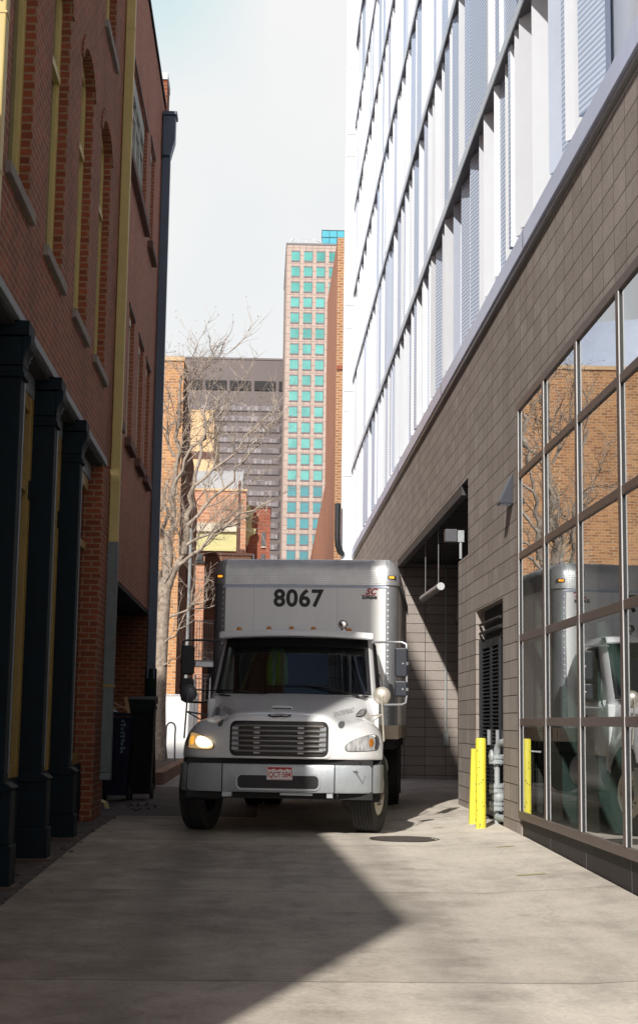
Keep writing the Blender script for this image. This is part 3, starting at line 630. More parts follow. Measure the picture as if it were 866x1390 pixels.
q = MB(); q.obox((-2.17, 26.48, 1.52), (.028, 0, .006), (0, .012, 0), (-.035, 0, .17)); single('timber_offcut', q, M['wood'], 'pale timber offcut leaning up out of the navy cart', 'timber')
q = MB(); q.prism([(-.13, .06), (.12, -.05), (.12, -.02), (-.1, .12)], ((-2.36, 26.3, 1.42), (1, 0, 0), (0, 0, 1)), (0, .01, 0)); single('paper_sheet', q, M['paper'], 'folded white paper hanging over the rim of the navy cart', 'paper')
q = MB(); rows = []
for k in range(5): a = k * math.pi / 4; rows.append([(-2.3 + .1 * math.cos(a) + d_ * .03, 23.6 + d_ * .24, .03 + .12 * math.sin(a)) for d_ in (0, .5, 1)])
q.net(rows); single('yellow_bucket', q, M['yellow_trim'], 'battered yellow scrap lying at the foot of the brick pier', 'scrap', solid=.01)
dr = MB(); rnd.seed(11)
for k in range(60):
    x, y = rnd.gauss(-1.75, .14), rnd.gauss(24.6, .7); s_ = rnd.uniform(.006, .022); a = rnd.uniform(0, 6.28)
    dr.obox((x, y, .008 + s_ * .2), (s_ * math.cos(a), s_ * math.sin(a), 0), (-s_ * .5 * math.sin(a), s_ * .5 * math.cos(a), s_ * .3), (0, 0, s_ * .2))
for k in range(90):
    y = rnd.uniform(11, 22); x = -1.93 + rnd.gauss(0, .03) - abs(rnd.gauss(0, .1)); s_ = rnd.uniform(.006, .022)
    dr.obox((x, y, gz(y) + s_ * .3), (s_, 0, 0), (0, s_ * .7, 0), (0, 0, s_ * .4))
o = single('litter', dr, M['dirt'], 'crumbs of dark litter and grit along the left edge of the alley', 'litter'); o['kind'] = 'stuff'

# ------------------------------------------------------------------ right building: block base, finned upper storeys
XR = 3.03
RB = empty('modern_building', (XR, 25, 0), 'modern building with white fins above a brown block base and gridded window wall', 'building')
GL = (4.0, 18.5, .07, 5.1)
DN = (19.85, 22.35, -.1, 2.9)
q = MB(); wall(q, 'x', XR, -1, -4, 52.4, -.4, 6.74, [(4.0, 18.5, -.4, 5.1, .25), (19.85, 22.35, -.4, 2.9, .13), (23.2, 24.35, 3.8, 4.95, .0), (24.35, 35.5, -.4, 4.95, .0)], .2, 0)
# recess: jambs, back wall, inner wall
q.quad((XR, 24.35, -.1), (4.5, 24.35, -.1), (4.5, 24.35, 3.8), (XR, 24.35, 3.8)); q.quad((XR, 23.2, 3.8), (4.5, 23.2, 3.8), (4.5, 23.2, 4.95), (XR, 23.2, 4.95)); q.quad((XR, 23.2, 3.8), (XR, 24.35, 3.8), (4.5, 24.35, 3.8), (4.5, 23.2, 3.8))
q.quad((XR, 35.5, -.1), (4.5, 35.5, -.1), (4.5, 35.5, 4.95), (XR, 35.5, 4.95)); q.quad((4.4, 23.2, -.1), (4.4, 35.5, -.1), (4.4, 35.5, 4.95), (4.4, 23.2, 4.95))
q.quad((XR, 52.4, -.1), (10, 52.4, -.1), (10, 52.4, 6.74), (XR, 52.4, 6.74)); q.quad((XR, -4, -.4), (16, -4, -.4), (16, -4, 6.74), (XR, -4, 6.74))
q.build('block_wall', M['cmu'], RB)
q = MB(); q.quad((XR + .002, 23.2, 4.95), (4.5, 23.2, 4.95), (4.5, 35.5, 4.95), (XR + .002, 35.5, 4.95))
for k in range(46): y = 23.4 + k * .265; q.box(XR + .12, 4.4, y, y + .12, 4.88, 4.948)
q.box(XR + .005, XR + .12, 24.0, 35.49, 4.80, 4.949); q.build('recess_soffit', M['soffit'], RB)
# roll-up door on the inner wall of the recess
q = MB()
for k in range(38): z = .1 + k * .09; q.prism([(0, 0), (-.02, .02), (-.02, .07), (0, .088)], ((4.39, 27.0, z), (1, 0, 0), (0, 0, 1)), (0, 7.6, 0))
dd = q.build('rollup_door', M['steel_dark'], RB)
q = MB(); q.box(4.32, 4.39, 34.62, 34.75, .02, 3.6); q.box(4.32, 4.39, 26.85, 26.98, .02, 3.6); q.box(4.25, 4.39, 26.85, 34.75, 3.53, 3.85); q.build('frame', M['black_paint'], dd)
# niche with black louvred doors
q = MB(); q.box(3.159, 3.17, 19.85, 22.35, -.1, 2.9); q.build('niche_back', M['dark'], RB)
for y0, y1 in ((20.66, 21.40), (21.43, 22.30)):
    q = MB(); xd = 3.10
    q.box(xd, xd + .05, y0, y0 + .07, .12, 2.45); q.box(xd, xd + .05, y1 - .07, y1, .12, 2.45); q.box(xd, xd + .05, y0 + .07, y1 - .07, .12, .22); q.box(xd, xd + .05, y0 + .07, y1 - .07, 2.36, 2.45)
    for k in range(42): z = .23 + k * .0505; q.prism([(.045, 0), (.0, .0), (.002, .012), (.045, .04)], ((xd + .002, y0 + .07, z), (1, 0, 0), (0, 0, 1)), (0, y1 - y0 - .14, 0))
    dd = q.build('louver_door', M['louver_black'], RB)
    q = MB(); q.box(xd - .04, xd - .001, y0 + .015, y0 + .05, 1.05, 1.25); q.build('latch', M['steel'], dd)
q = MB(); q.box(3.07, 3.158, 22.305, 22.349, .1, 2.5); q.box(3.12, 3.15, 19.86, 20.62, .1, 2.4)
for z in (2.58, 2.70): q.tube([(3.08, 20.4, z), (3.08, 22.3, z)], .022, 8)
q.build('door_surround', M['louver_black'], RB)
# ledge
q = MB(); q.prism([(3.03, 6.80), (2.955, 6.80), (2.95, 7.02), (3.03, 7.06)], ((0, -4, 0), (1, 0, 0), (0, 0, 1)), (0, 56.4, 0)); q.build('ledge', M['ledge'], RB)
q = MB(); q.box(2.985, 3.05, -4, 52.4, 6.745, 6.798); q.build('drip_edge', M['steel'], RB)
q = MB()
for y in (9.3, 17.7, 26.1, 34.5, 43): q.box(2.945, 3.0, y, y + .012, 6.801, 7.025)
q.build('ledge_joint', M['steel_dark'], RB)
# storeys of fins and louvred panels between slim slab bands
zs = [7.06, 9.66, 12.72, 15.71, 18.75, 21.72, 24.75, 27.8]
rnd.seed(21)
strips = []
for s_ in range(7):
    z0, z1 = zs[s_] + (.0 if s_ == 0 else .15), zs[s_ + 1]
    ymin = max(9.0, (z1 - 1.3) / .50 * .82); y = ymin; x = 3.06
    while y < 52.3:
        kind = rnd.choices(['louver', 'white', 'grey'], [.33, .53, .14])[0]
        wdt, slope = {'white': (rnd.choice([.10, .16, .24, .34]), rnd.uniform(.5, 1.3)), 'louver': (rnd.choice([.2, .34, .55, .75]), rnd.uniform(.06, .24)), 'grey': (rnd.choice([.1, .2, .3]), rnd.uniform(.1, .5))}[kind]
        wdt = min(wdt, 52.35 - y); xe = x - wdt * slope
        if xe < 2.93: xe = 2.93; wdt = max(.06, (x - xe) / slope)
        strips.append(('panel', kind, [(x, y, z0), (xe, y + wdt, z0), (xe, y + wdt, z1), (x, y, z1)], y)); y += wdt; x = xe
        if x < 3.0: xn = rnd.choice([3.16, 3.2, 3.25])
        elif rnd.random() < .35: xn = max(2.93, x - rnd.choice([.05, .09, .13]))
        else: continue
        strips.append(('fin', 'white' if xn < x else 'grey', [(x, y, z0), (xn, y, z0), (xn, y, z1), (x, y, z1)], y)); x = xn
def size_of(s_):
    a, b_ = s_[2][0], s_[2][2]; d_ = s_[3]
    return (abs(b_[0] / b_[1] - a[0] / a[1]) + .0002) * (b_[2] - a[2]) / d_
for typ in ('panel', 'fin'):
    ss = sorted([s_ for s_ in strips if s_[0] == typ], key=size_of, reverse=True)
    for i, s_ in enumerate(ss[:98]):
        q = MB(); q.quad(*s_[2])
        if typ == 'fin' and abs(s_[2][1][0] - s_[2][0][0]) > .12:      # a seam down the middle of a broad fin
            xm = (s_[2][0][0] + s_[2][1][0]) / 2; yy = s_[3] - .002; q.quad((xm - .004, yy, s_[2][0][2]), (xm + .004, yy, s_[2][0][2]), (xm + .004, yy, s_[2][2][2]), (xm - .004, yy, s_[2][2][2]))
        q.build('fin' if typ == 'fin' else 'facade_panel', M[{'louver': 'louver', 'white': 'fin_white', 'grey': 'fin_grey'}[s_[1]]], RB)
    for kd, mt in (('louver', 'louver'), ('white', 'fin_white'), ('grey', 'fin_grey')):
        rest = [s_ for s_ in ss[98:] if s_[1] == kd]
        if rest:
            q = MB()
            for s_ in rest: q.quad(*s_[2])
            q.build('distant_fins' if typ == 'fin' else 'distant_panels', M[mt], RB, kind='stuff')
for z in zs[1:]:
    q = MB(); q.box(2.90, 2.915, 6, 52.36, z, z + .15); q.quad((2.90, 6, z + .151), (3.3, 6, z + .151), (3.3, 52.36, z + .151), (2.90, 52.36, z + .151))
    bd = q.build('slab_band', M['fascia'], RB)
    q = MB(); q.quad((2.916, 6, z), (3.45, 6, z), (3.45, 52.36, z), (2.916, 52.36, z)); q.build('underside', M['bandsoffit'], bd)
q = MB(); q.box(3.3, 16, -4, 52.3, 6.75, 29); q.build('core', M['fin_white'], RB)
q = MB(); q.box(3.02, 3.299, 6, 52.36, 27.98, 29); q.build('parapet', M['fascia'], RB)
# the window wall
zr = [.29, 1.35, 2.31, 3.27, 4.23, 5.02]; ym = [18.42, 16.72, 14.92, 13.10, 11.28, 9.46, 7.64, 5.82, 4.06]; xg = 3.014
q = MB(); q.box(3.045, 3.2, 4.0, 18.49, -.35, .25)
pl = q.build('kick_panel', M['plinth'], RB)
q = MB()
for y in ym[1:-1]: q.box(3.042, 3.0455, y - .006, y + .006, -.3, .25)
q.build('seam', M['steel_dark'], pl)
q = MB(); q.box(2.992, 3.2, 4.0, 18.5, .252, .34); q.build('sill', M['transom'], RB, bevel=.006)
q = MB(); q.box(2.99, 3.2, 4.0, 18.5, 5.0, 5.10); q.build('head_frame', M['transom'], RB, bevel=.006)
for z in zr[1:-1]:
    q = MB(); q.box(2.994, 3.15, 4.0, 18.44, z - .042, z + .042); q.build('transom', M['transom'], RB, bevel=.005)
for y in ym:
    q = MB(); q.box(2.988, 3.16, y - .045, y + .055, .342, 4.998); mm = q.build('mullion', M['transom'], RB); q = MB(); q.box(2.9991, 3.0138, y - .052, y - .0455, .342, 4.998); q.build('gasket', M['black_paint'], mm)
    q = MB(); q.box(2.9885, 2.999, y - .052, y - .0455, .342, 4.998); q.build('lit_mullion_edge', M['mullion'], mm)  # sunlit near side of the bronze mullion, painted as a pale strip
for i in range(len(ym) - 1):
    for j in range(5):
        y0, y1, z0, z1 = ym[i + 1] + .036, ym[i] - .036, zr[j] + .043, zr[j + 1] - .043 + (.03 if j == 4 else 0)
        q = MB(); q.quad((xg, y0, z0), (xg, y0, z1), (xg, y1, z1), (xg, y1, z0)); q.build('pane', M['shopglass'], RB)
q = MB(); q.quad((8, 3.5, -.3), (8, 19.2, -.3), (8, 19.2, 5.4), (8, 3.5, 5.4)); q.quad((3.2, 19.2, -.3), (8, 19.2, -.3), (8, 19.2, 5.4), (3.2, 19.2, 5.4)); q.quad((3.2, 3.5, -.3), (8, 3.5, -.3), (8, 3.5, 5.4), (3.2, 3.5, 5.4))
q.quad((3.2, 3.5, 0), (8, 3.5, 0), (8, 19.2, 0), (3.2, 19.2, 0)); q.quad((3.2, 3.5, 5.4), (8, 3.5, 5.4), (8, 19.2, 5.4), (3.2, 19.2, 5.4)); q.build('interior', M['room'], RB)
q = MB()
for y in (18.3, 15.5, 12.6, 9.7): q.lathe([(.16, 0.01), (.16, 5.39)], (4.5, y, 0), 'z', 16)
q.build('interior_column', M['roomcol'], RB, smooth=True)

# small fittings on the right wall
q = empty('wall_light', (XR, 19.1, 4.0), 'dark wedge shaped wall light on the block wall left of the window wall', 'wall light')
mb = MB(); mb.prism([(0, 0), (-.17, .0), (-.17, .03), (-.015, .36), (0, .36)], ((XR - .001, 18.98, 3.98), (1, 0, 0), (0, 0, 1)), (0, .24, 0)); mb.build('housing', M['mirror_case2'], q, bevel=.006)
mb = MB(); mb.box(XR - .15, XR - .02, 19.0, 19.2, 3.972, 3.979); mb.build('lens', M['fin_grey'], q)
q = empty('flood_light', (2.95, 24.3, 4.1), 'grey box flood light on the pier at the mouth of the recess', 'flood light')
mb = MB(); mb.box(2.83, 3.02, 24.38, 24.56, 4.12, 4.32); mb.build('housing', M['steel_dark'], q, bevel=.01)
mb = MB(); mb.box(3.024, 3.12, 24.37, 24.5, 4.12, 4.30); mb.tube([(3.07, 24.4, 4.12), (3.07, 24.4, 3.86)], .022, 10); mb.build('bracket', M['gas'], q)
q = empty('tube_light', (3.16, 29.5, 4.9), 'grey tube light hanging on two wires under the recess ceiling', 'tube light')
mb = MB(); mb.tube([(3.17, 28, 3.74), (3.155, 31, 3.75)], .066, 16); mb.build('tube', M['box_grey'], q, smooth=True)
mb = MB(); mb.lathe([(.068, -.012), (.068, .03)], (3.17, 28, 3.74), 'y', 18); mb.build('end_cap', M['metal_white'], q, smooth=True)
for y in (28.35, 30.6):
    mb = MB(); mb.tube([(3.166, y, 3.8), (3.166, y, 4.87)], .008, 6); mb.build('hanger', M['steel'], q)
# conduit on the back wall of the recess
q = empty('conduit', (4.2, 35.4, 0), 'thin grey conduit with a switch box on the back wall of the recess', 'conduit')
mb = MB(); mb.tube([(4.13, 35.45, 4.8), (4.13, 35.45, 1.1)], .018, 8); mb.build('pipe', M['gas'], q); mb = MB(); mb.box(4.07, 4.19, 35.38, 35.495, .85, 1.12); mb.build('switch_box', M['gas'], q, bevel=.01)
# bollards
bq = empty('bollard', (2.735, 19.75, .06), 'upright round yellow bollard, the nearer of the two by the gas pipes', 'bollard', 'yellow bollards by the gas pipes')
mb = MB(); mb.lathe([(.064, .0), (.064, 1.085), (.060, 1.098), (.05, 1.105), (.0, 1.108)], (2.735, 19.75, .045), 'z', 24); mb.build('post', M['bollard'], bq, smooth=True)
mb = MB(); rnd.seed(8)
for k in range(26): a = rnd.uniform(3.2, 6.2); z = .06 + 1.0 * rnd.random() ** 1.7; mb.obox((2.735 + .0635 * math.cos(a), 19.75 + .0635 * math.sin(a), z), (rnd.uniform(.002, .007), 0, .0), (0, .003, 0), (0, 0, rnd.uniform(.003, .016)))
mb.build('chip_mark', M['rust'], bq)
bq = empty('bollard', (2.68, 20.5, .06), 'leaning tapered yellow guard post with dark holes, behind the round yellow bollard', 'bollard', 'yellow bollards by the gas pipes')
mb = MB(); mb.prism([(-.04, 0), (.055, 0), (.055, .95), (-.012, .95)], ((2.725, 20.45, .06), (1, 0, 0), (0, 0, 1)), (0, .07, 0)); mb.prism([(.072, 0), (.2, 0), (.12, .95), (.072, .95)], ((2.768, 20.45, .06), (0, 1, 0), (.0, 0, 1)), (.012, 0, 0)); mb.build('post', M['bollard'], bq, bevel=.004)
for z in (.22, .48):
    mb = MB(); mb.lathe([(.03, 0), (.03, .004)], (2.7805, 20.56, z + .06), 'x', 14); mb.build('hole', M['black_paint'], bq)
# gas pipes
gp = empty('gas_pipework', (3.015, 20.3, 0), 'grey gas pipes with flanges and a regulator in the niche beside the black louvred doors', 'gas meter')
X_, Y_ = 3.015, 20.3
mb = MB(); mb.tube([(X_, Y_, -.05), (X_, Y_, .98)], .04, 14); mb.tube([(X_, Y_, .96), (X_ + .01, Y_ - .02, 1.04), (X_ + .03, Y_ - .08, 1.09), (X_ + .06, Y_ - .15, 1.10), (X_ + .09, Y_ - .44, 1.10)], .045, 14); mb.build('riser_pipe', M['gas'], gp, smooth=True)
for z in (.88, .52, .30):
    mb = MB(); mb.lathe([(.05, -.05), (.10, -.05), (.10, -.012), (.085, -.01), (.085, .01), (.10, .012), (.10, .05), (.05, .05)], (X_, Y_, z), 'z', 18)
    for k in range(6): a = k * math.pi / 3; mb.lathe([(.012, -.065), (.012, .065)], (X_ + .08 * math.cos(a), Y_ + .08 * math.sin(a), z), 'z', 6)
    mb.build('flange', M['gas'], gp)
mb = MB(); mb.lathe([(.03, -.08), (.06, -.06), (.085, -.02), (.085, .02), (.06, .06), (.03, .08)], (X_ + .02, Y_ - .03, .41), 'z', 18); mb.build('regulator', M['gas'], gp, smooth=True); mb = MB(); mb.lathe([(.0, -.02), (.08, 0), (.085, .03), (.03, .05)], (X_ - .09, Y_ - .02, .92), 'x', 16); mb.build('valve_cap', M['gas'], gp, smooth=True)
mb = MB(); mb.tube([(X_, Y_, .16), (X_ + .04, Y_ - .14, .16), (X_ + .09, Y_ - .43, .16)], .045, 12); mb.build('branch_pipe', M['gas'], gp, smooth=True)
# manhole
mh = empty('manhole_cover', (1.70, 18.6, 0), 'round cast iron manhole cover set in the sunlit concrete in front of the truck', 'manhole cover')
mb = MB(); mb.lathe([(.41, .0), (.41, .006), (.375, .007), (.37, .003), (.0, .003)], (1.70, 18.6, .001), 'z', 40); mb.build('frame', M['manhole'], mh)
mb = MB()
for i in range(-8, 9):
    for j in range(-8, 9):
        if i * i + j * j < 66 and (i + j) % 2 == 0: mb.box(1.70 + i * .043 - .014, 1.70 + i * .043 + .014, 18.6 + j * .043 - .014, 18.6 + j * .043 + .014, .004, .010)
mb.build('tread_pattern', M['manhole'], mh)

# ------------------------------------------------------------------ beyond the alley
TB = empty('brick_building', (-10, 54, 0), 'sunlit tan brick building with a shaded brown side behind the bare tree', 'building')
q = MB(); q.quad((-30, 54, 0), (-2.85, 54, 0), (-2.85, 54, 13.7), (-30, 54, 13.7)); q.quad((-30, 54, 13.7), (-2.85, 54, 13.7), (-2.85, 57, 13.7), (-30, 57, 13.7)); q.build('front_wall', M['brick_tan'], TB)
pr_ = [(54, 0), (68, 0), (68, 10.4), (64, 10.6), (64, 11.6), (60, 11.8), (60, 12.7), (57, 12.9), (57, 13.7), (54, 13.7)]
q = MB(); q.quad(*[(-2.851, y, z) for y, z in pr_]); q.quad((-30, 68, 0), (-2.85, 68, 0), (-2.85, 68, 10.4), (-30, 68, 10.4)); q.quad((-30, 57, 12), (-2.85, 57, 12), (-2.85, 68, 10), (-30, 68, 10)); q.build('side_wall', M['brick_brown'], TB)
q = MB(); q.box(-30, -2.82, 53.94, 57.02, 13.702, 13.84); q.build('coping', M['tan_plain'], TB)
for z in (3.6, 6.9):
    for y in (59.6, 62.4):
        q = MB(); q.box(-2.849, -2.82, y, y + .9, z - .9, z + .6); wn = q.build('window', M['brownstone'], TB); q = MB(); q.quad((-2.815, y + .1, z - .8), (-2.815, y + .8, z - .8), (-2.815, y + .8, z + .5), (-2.815, y + .1, z + .5)); q.build('pane', M['pane_dark'], wn)
# rounded grey building seen only in the glass of the window wall
RC = Vector((-30, 150, 0))
RD = empty('rounded_building', RC, 'rounded grey building above the tan brick wall, seen reflected in the window wall', 'building')
q = MB(); q.lathe([(12, 0), (12, 34), (11.4, 35), (11.4, 38), (0, 38.2)], RC, 'z', 48); q.build('wall', M['fin_grey'], RD, smooth=True)
for k in range(9):
    a = R(200 + k * 18); c, s_ = math.cos(a), math.sin(a)
    q = MB(); q.obox((RC.x + 12.02 * c, RC.y + 12.02 * s_, 31.5), (-s_ * 1.3, c * 1.3, 0), (c * .05, s_ * .05, 0), (0, 0, 1.2)); q.build('window', M['pane_dark'], RD)

def blocks(name, label, parts, base):
    root = empty(name, base, label, 'building')
    for nm, mat, boxes in parts:
        mb = MB()
        for b_ in boxes: mb.box(*b_)
        mb.build(nm, M[mat], root)
    return root
blocks('tan_building', 'pale tan building end peeping out between the tree and the brown tower', [('wall', 'tan_plain', [(-14, -3.1, 95, 108, 0, 20.1)]), ('roof_edge', 'brownstone', [(-14, -3.05, 94.9, 95.0, 17.1, 17.5)])], (-8, 95, 0))
ob = blocks('brick_building', 'orange brick building with a pale yellow cornice, just above the truck box', [('wall', 'brick_far', [(-8, -1.35, 90, 100, 0, 14.4), (-1.348, -.98, 90.05, 100, 0, 14.4)]), ('roof', 'box_grey', [(-8, -1.2, 91, 99, 14.41, 15.7)]), ('coping', 'tan_plain', [(-8, -.95, 89.92, 100, 14.402, 14.52)])], (-3, 90, 0))
q = MB(); q.box(-8, -1.5, 89.7, 89.99, 12.1, 12.5); q.box(-8, -1.5, 89.55, 89.99, 12.0, 12.1); q.build('cornice', M['cream'], ob)
q = MB(); q.box(-8, -1.5, 89.75, 89.99, 11.05, 11.99); q.box(-8, -1.5, 89.6, 89.99, 10.9, 11.04); q.build('frieze', M['cornice_yellow'], ob)
q = MB()
for k in range(9): q.box(-6.9 + k * .62, -6.5 + k * .62, 89.8, 89.99, 10.35, 10.75)
q.box(-8, -1.5, 89.85, 89.95, 10.2, 10.34); q.build('window_row', M['pane_dark'], ob)
rb = blocks('brick_building', 'small dark red brick building with an ornate yellow corner bracket below the brown tower', [('wall', 'brick_crimson', [(-.93, .42, 92, 104, 0, 13.7)]), ('roof_edge', 'brownstone', [(-.95, .46, 91.95, 104, 13.702, 13.85)])], (0, 92, 0))
q = MB(); q.prism([(0, 0), (.12, .15), (.2, .6), (.5, .75), (.55, 1.0), (.3, 1.1), (.3, 1.7), (.4, 1.8), (.25, 2.2), (.15, 2.5), (0, 2.5)], ((-.96, 91.4, 11.4), (1, 0, 0), (0, 0, 1)), (0, .58, 0)); q.build('corner_bracket', M['cornice_yellow'], rb)
for x, z in ((.02, 11.9), (-.6, 10.6), (.02, 10.6), (.02, 9.2)):
    q = MB(); q.box(x - .1, x + .13, 91.94, 91.99, z - .45, z + .4); wn = q.build('window', M['pane_dark'], rb); q = MB(); q.box(x - .12, x + .15, 91.9, 91.99, z - .52, z - .451); q.build('sill', M['cream'], wn)
q = MB(); q.lathe([(.11, 0), (.075, 14.4)], (-1.32, 86, 0), 'z', 10); q.box(-1.75, -.9, 85.93, 86.05, 9.4, 9.5); q.lathe([(.16, 9.6), (.16, 10.6)], (-1.12, 86, 0), 'z', 10)
single('utility_pole', q, M['brownstone'], 'slim dark utility pole in front of the orange brick building', 'utility pole')

# brown office tower
BT = empty('office_tower', (-4, 230, 0), 'broad dull brown office tower with ribbon windows, left of the pale tower', 'tower')
q = MB(); q.box(-22, 5.0, 230, 270, 0, 54.5); q.build('wall', M['tower_brown'], BT)
q = MB(); q.box(-22.1, 5.1, 229.9, 270.1, 54.51, 54.8); q.build('coping', M['tower_brown_band'], BT)
for k in range(7):
    x = -19.8 + k * 3.62; q = MB(); q.box(x, x + 3.1, 229.8, 229.99, 49.9, 51.3); q.build('vent_slot', M['slot'], BT)
rnd.seed(5)
for k in range(22):
    z = 47.6 - k * 1.58
    q = MB(); q.box(-22, 2.2, 229.86, 229.99, z - .88, z + .06)
    bd = q.build('window_band', M['tower_brown_band'], BT)
    q = MB(); q.box(-21.8, 2.1, 229.80, 229.855, z - .78, z - .08); q.build('ribbon_pane', M['ribbon'], bd)
q = MB()
for k in range(22):
    z = 47.6 - k * 1.58; q.box(2.35, 2.75, 229.8, 229.99, z - .8, z + .2)
q.build('corner_window', M['pane_dark'], BT)

# pale tower with teal windows
TT = empty('office_tower', (9, 200, 0), 'tall pale pink stone tower with rows of square teal windows and a glass penthouse', 'tower')
q = MB(); q.box(2.36, 22, 200, 222, 0, 63.1); q.build('wall', M['granite'], TT)
q = MB(); q.box(2.3, 22.06, 199.93, 222, 63.102, 63.35); q.build('coping', M['tower_trim'], TT)
for r_ in range(22):
    for c_ in range(4):
        x0, z1 = 3.03 + c_ * 1.635, 62.22 - r_ * 2.068
        q = MB(); q.box(x0 - .04, x0 + 1.12, 199.93, 199.99, z1 - 1.42, z1 - 1.23); q.box(x0 - .04, x0 + 1.12, 199.93, 199.99, z1 - .08, z1 + .10); q.box(x0 + 1.05, x0 + 1.12, 199.93, 199.99, z1 - 1.229, z1 - .081)
        wn = q.build('window', M['tower_trim'], TT)
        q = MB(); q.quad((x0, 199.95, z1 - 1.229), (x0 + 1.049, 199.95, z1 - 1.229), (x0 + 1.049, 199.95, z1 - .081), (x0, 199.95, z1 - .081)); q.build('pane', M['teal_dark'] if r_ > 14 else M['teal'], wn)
q = MB(); q.box(7.05, 18, 204, 218, 63.36, 66.5)
ph = q.build('penthouse', M['pent'], TT)
q = MB()
for k in range(8): q.box(7.05 + k * 1.0, 7.11 + k * 1.0, 203.93, 203.99, 63.36, 66.5)
for z in (64.4, 65.45, 66.42): q.box(7.05, 18, 203.92, 203.985, z, z + .07)
q.build('frame', M['pent_grid'], ph)
q = MB()
for z in (63.75, 64.05): q.tube([(2.9, 200.5, z), (6.9, 200.5, z)], .03, 5)
for k in range(5): q.tube([(2.9 + k, 200.5, 63.3), (2.9 + k, 200.5, 64.1)], .035, 5)
q.tube([(2.7, 200.4, 63.4), (3.3, 200.4, 64.15)], .09, 6); q.tube([(6.4, 200.4, 64.0), (7.0, 200.4, 63.5)], .09, 6); q.build('roof_railing', M['metal_white'], TT)

# brick building on the right beyond the white block
OB = empty('brick_building', (3, 66, 0), 'tall narrow strip of orange brick building with a smooth red side, against the white cladding', 'building')
q = MB(); q.quad((2.93, 65, 0), (14, 65, 0), (14, 65, 21.75), (2.93, 65, 21.75)); q.quad((2.93, 65, 21.75), (14, 65, 21.75), (14, 75, 21.75), (2.93, 75, 21.75)); q.build('front_wall', M['brick_orange'], OB)
q = MB(); q.quad((2.929, 65, 0), (2.929, 75.3, 0), (2.929, 75.3, 21.75), (2.929, 65, 21.75)); q.build('side_wall', M['redwall'], OB)
q = MB(); q.quad((2.93, 75.3, 0), (2.93, 97, 0), (2.93, 97, 11.3), (2.93, 75.3, 12.6)); q.build('low_wing', M['redwall'], OB)
q = MB(); q.box(2.95, 3.4, 64.93, 64.99, 16.0, 16.18); q.build('band_course', M['brick_crimson'], OB)
WP = empty('white_building', (3, 52.5, 0), 'blank white panel clad end wall beside the fins, with thin grey joints', 'building')
q = MB(); q.box(2.60, 3.9, 52.42, 52.6, 0, 40); q.build('wall', M['white_wall'], WP)
q = MB()
for z in (9.5, 11.7, 12.4, 14.6, 15.4, 18.0, 20.7, 21.5, 23.9): q.box(2.62, 2.95, 52.408, 52.419, z, z + .022)
q.build('panel_joint', M['joint'], WP)
q = MB(); q.tube([(2.47, 52.2, 8.55), (2.47, 52.2, 7.4), (2.49, 52.2, 7.15), (2.56, 52.25, 6.95), (2.64, 52.4, 6.9)], [.1, .1, .1, .1, .09], 14); single('exhaust_duct', q, M['black_paint'], 'black exhaust pipe with a curved foot on the edge of the white cladding', 'duct', smooth=True)

# far end of the alley, left of the truck
q = MB(); q.box(-4.2, -1.62, 36.2, 46, 0, .16); pb = empty('planter', (-2.9, 40, 0), 'low brick planter kerb at the foot of the bare tree', 'planter')
q = MB(); q.box(-4.4, -1.95, 33.2, 33.45, 0, .26); q.box(-2.2, -1.95, 33.45, 49.2, 0, .26); q.build('wall', M['planter'], pb, bevel=.01)
q = MB(); q.box(-4.4, -2.2, 33.45, 49.2, 0, .19); q.build('soil', M['soil'], pb)
hb = empty('site_hoarding', (-2.6, 50, 0), 'plain white hoarding sheet behind the tree trunk', 'hoarding')
q = MB(); q.box(-5, -1.94, 50, 50.05, .14, 2.09); q.build('panel', M['hoarding'], hb)
q = MB(); q.box(-5, -1.92, 49.97, 50.08, 2.092, 2.14)
for x in (-4.9, -3.4, -1.98): q.box(x, x + .06, 50.06, 50.12, 0, 2.2)
q.build('rail', M['metal_white'], hb)
q = MB(); q.tube([(-2.65, 45.5, .02), (-2.62, 45.5, .95)] + [(-2.49 - .13 * math.cos(math.pi * k / 8), 45.5, 1.1 + .17 * math.sin(math.pi * k / 8)) for k in range(9)] + [(-2.37, 45.5, .95), (-2.36, 45.5, .02)], .024, 8)
single('bike_hoop', q, M['steel_dark'], 'dark steel hoop bike rack standing before the white hoarding', 'bike rack', smooth=True)
q = MB(); q.box(-3.6, -3.24, 50.6, 50.66, 2.35, 2.95); q.box(-3.5, -3.46, 50.67, 50.72, 0, 2.4); single('red_sign', q, M['red_sign'], 'small plain crimson sign left of the tree trunk', 'sign')
q = MB(); q.tube([(-2.42, 52, 0), (-2.36, 52, 7.6)], .055, 8); single('grey_post', q, M['galv'], 'slim pale grey post between the tree and the truck mirror', 'post')
fe = empty('metal_railing', (-1.8, 53, 0), 'dark iron stair railing high behind the truck mirror', 'railing')
q = MB()
for k in range(14): q.tube([(-2.45 + k * .085, 52.6, 3.3), (-2.45 + k * .085, 52.6, 4.6)], .012, 5)
for z in (3.3, 4.6, 3.95): q.tube([(-2.5, 52.6, z), (-1.2, 52.6, z)], .02, 6)
q.build('bars', M['black_paint'], fe); q = MB(); q.box(-2.5, -1.2, 52.62, 53.4, 3.1, 3.28); q.build('landing', M['steel_dark'], fe)
q = MB(); q.tube([(-1.3, 52.7, 0), (-1.3, 52.7, 3.1)], .04, 8); q.tube([(-2.4, 52.7, 0), (-2.4, 52.7, 3.1)], .04, 8); q.build('post', M['black_paint'], fe)
lg = empty('lattice_gate', (-1.6, 48, 0), 'small grey lattice gate seen between the truck mirror and the cab', 'gate')
q = MB(); q.tube([(-1.95, 48, .1), (-1.95, 48, 2.7), (-1.5, 48, 2.7), (-1.5, 48, .1)], .03, 6); q.build('frame', M['metal_white'], lg)
q = MB()
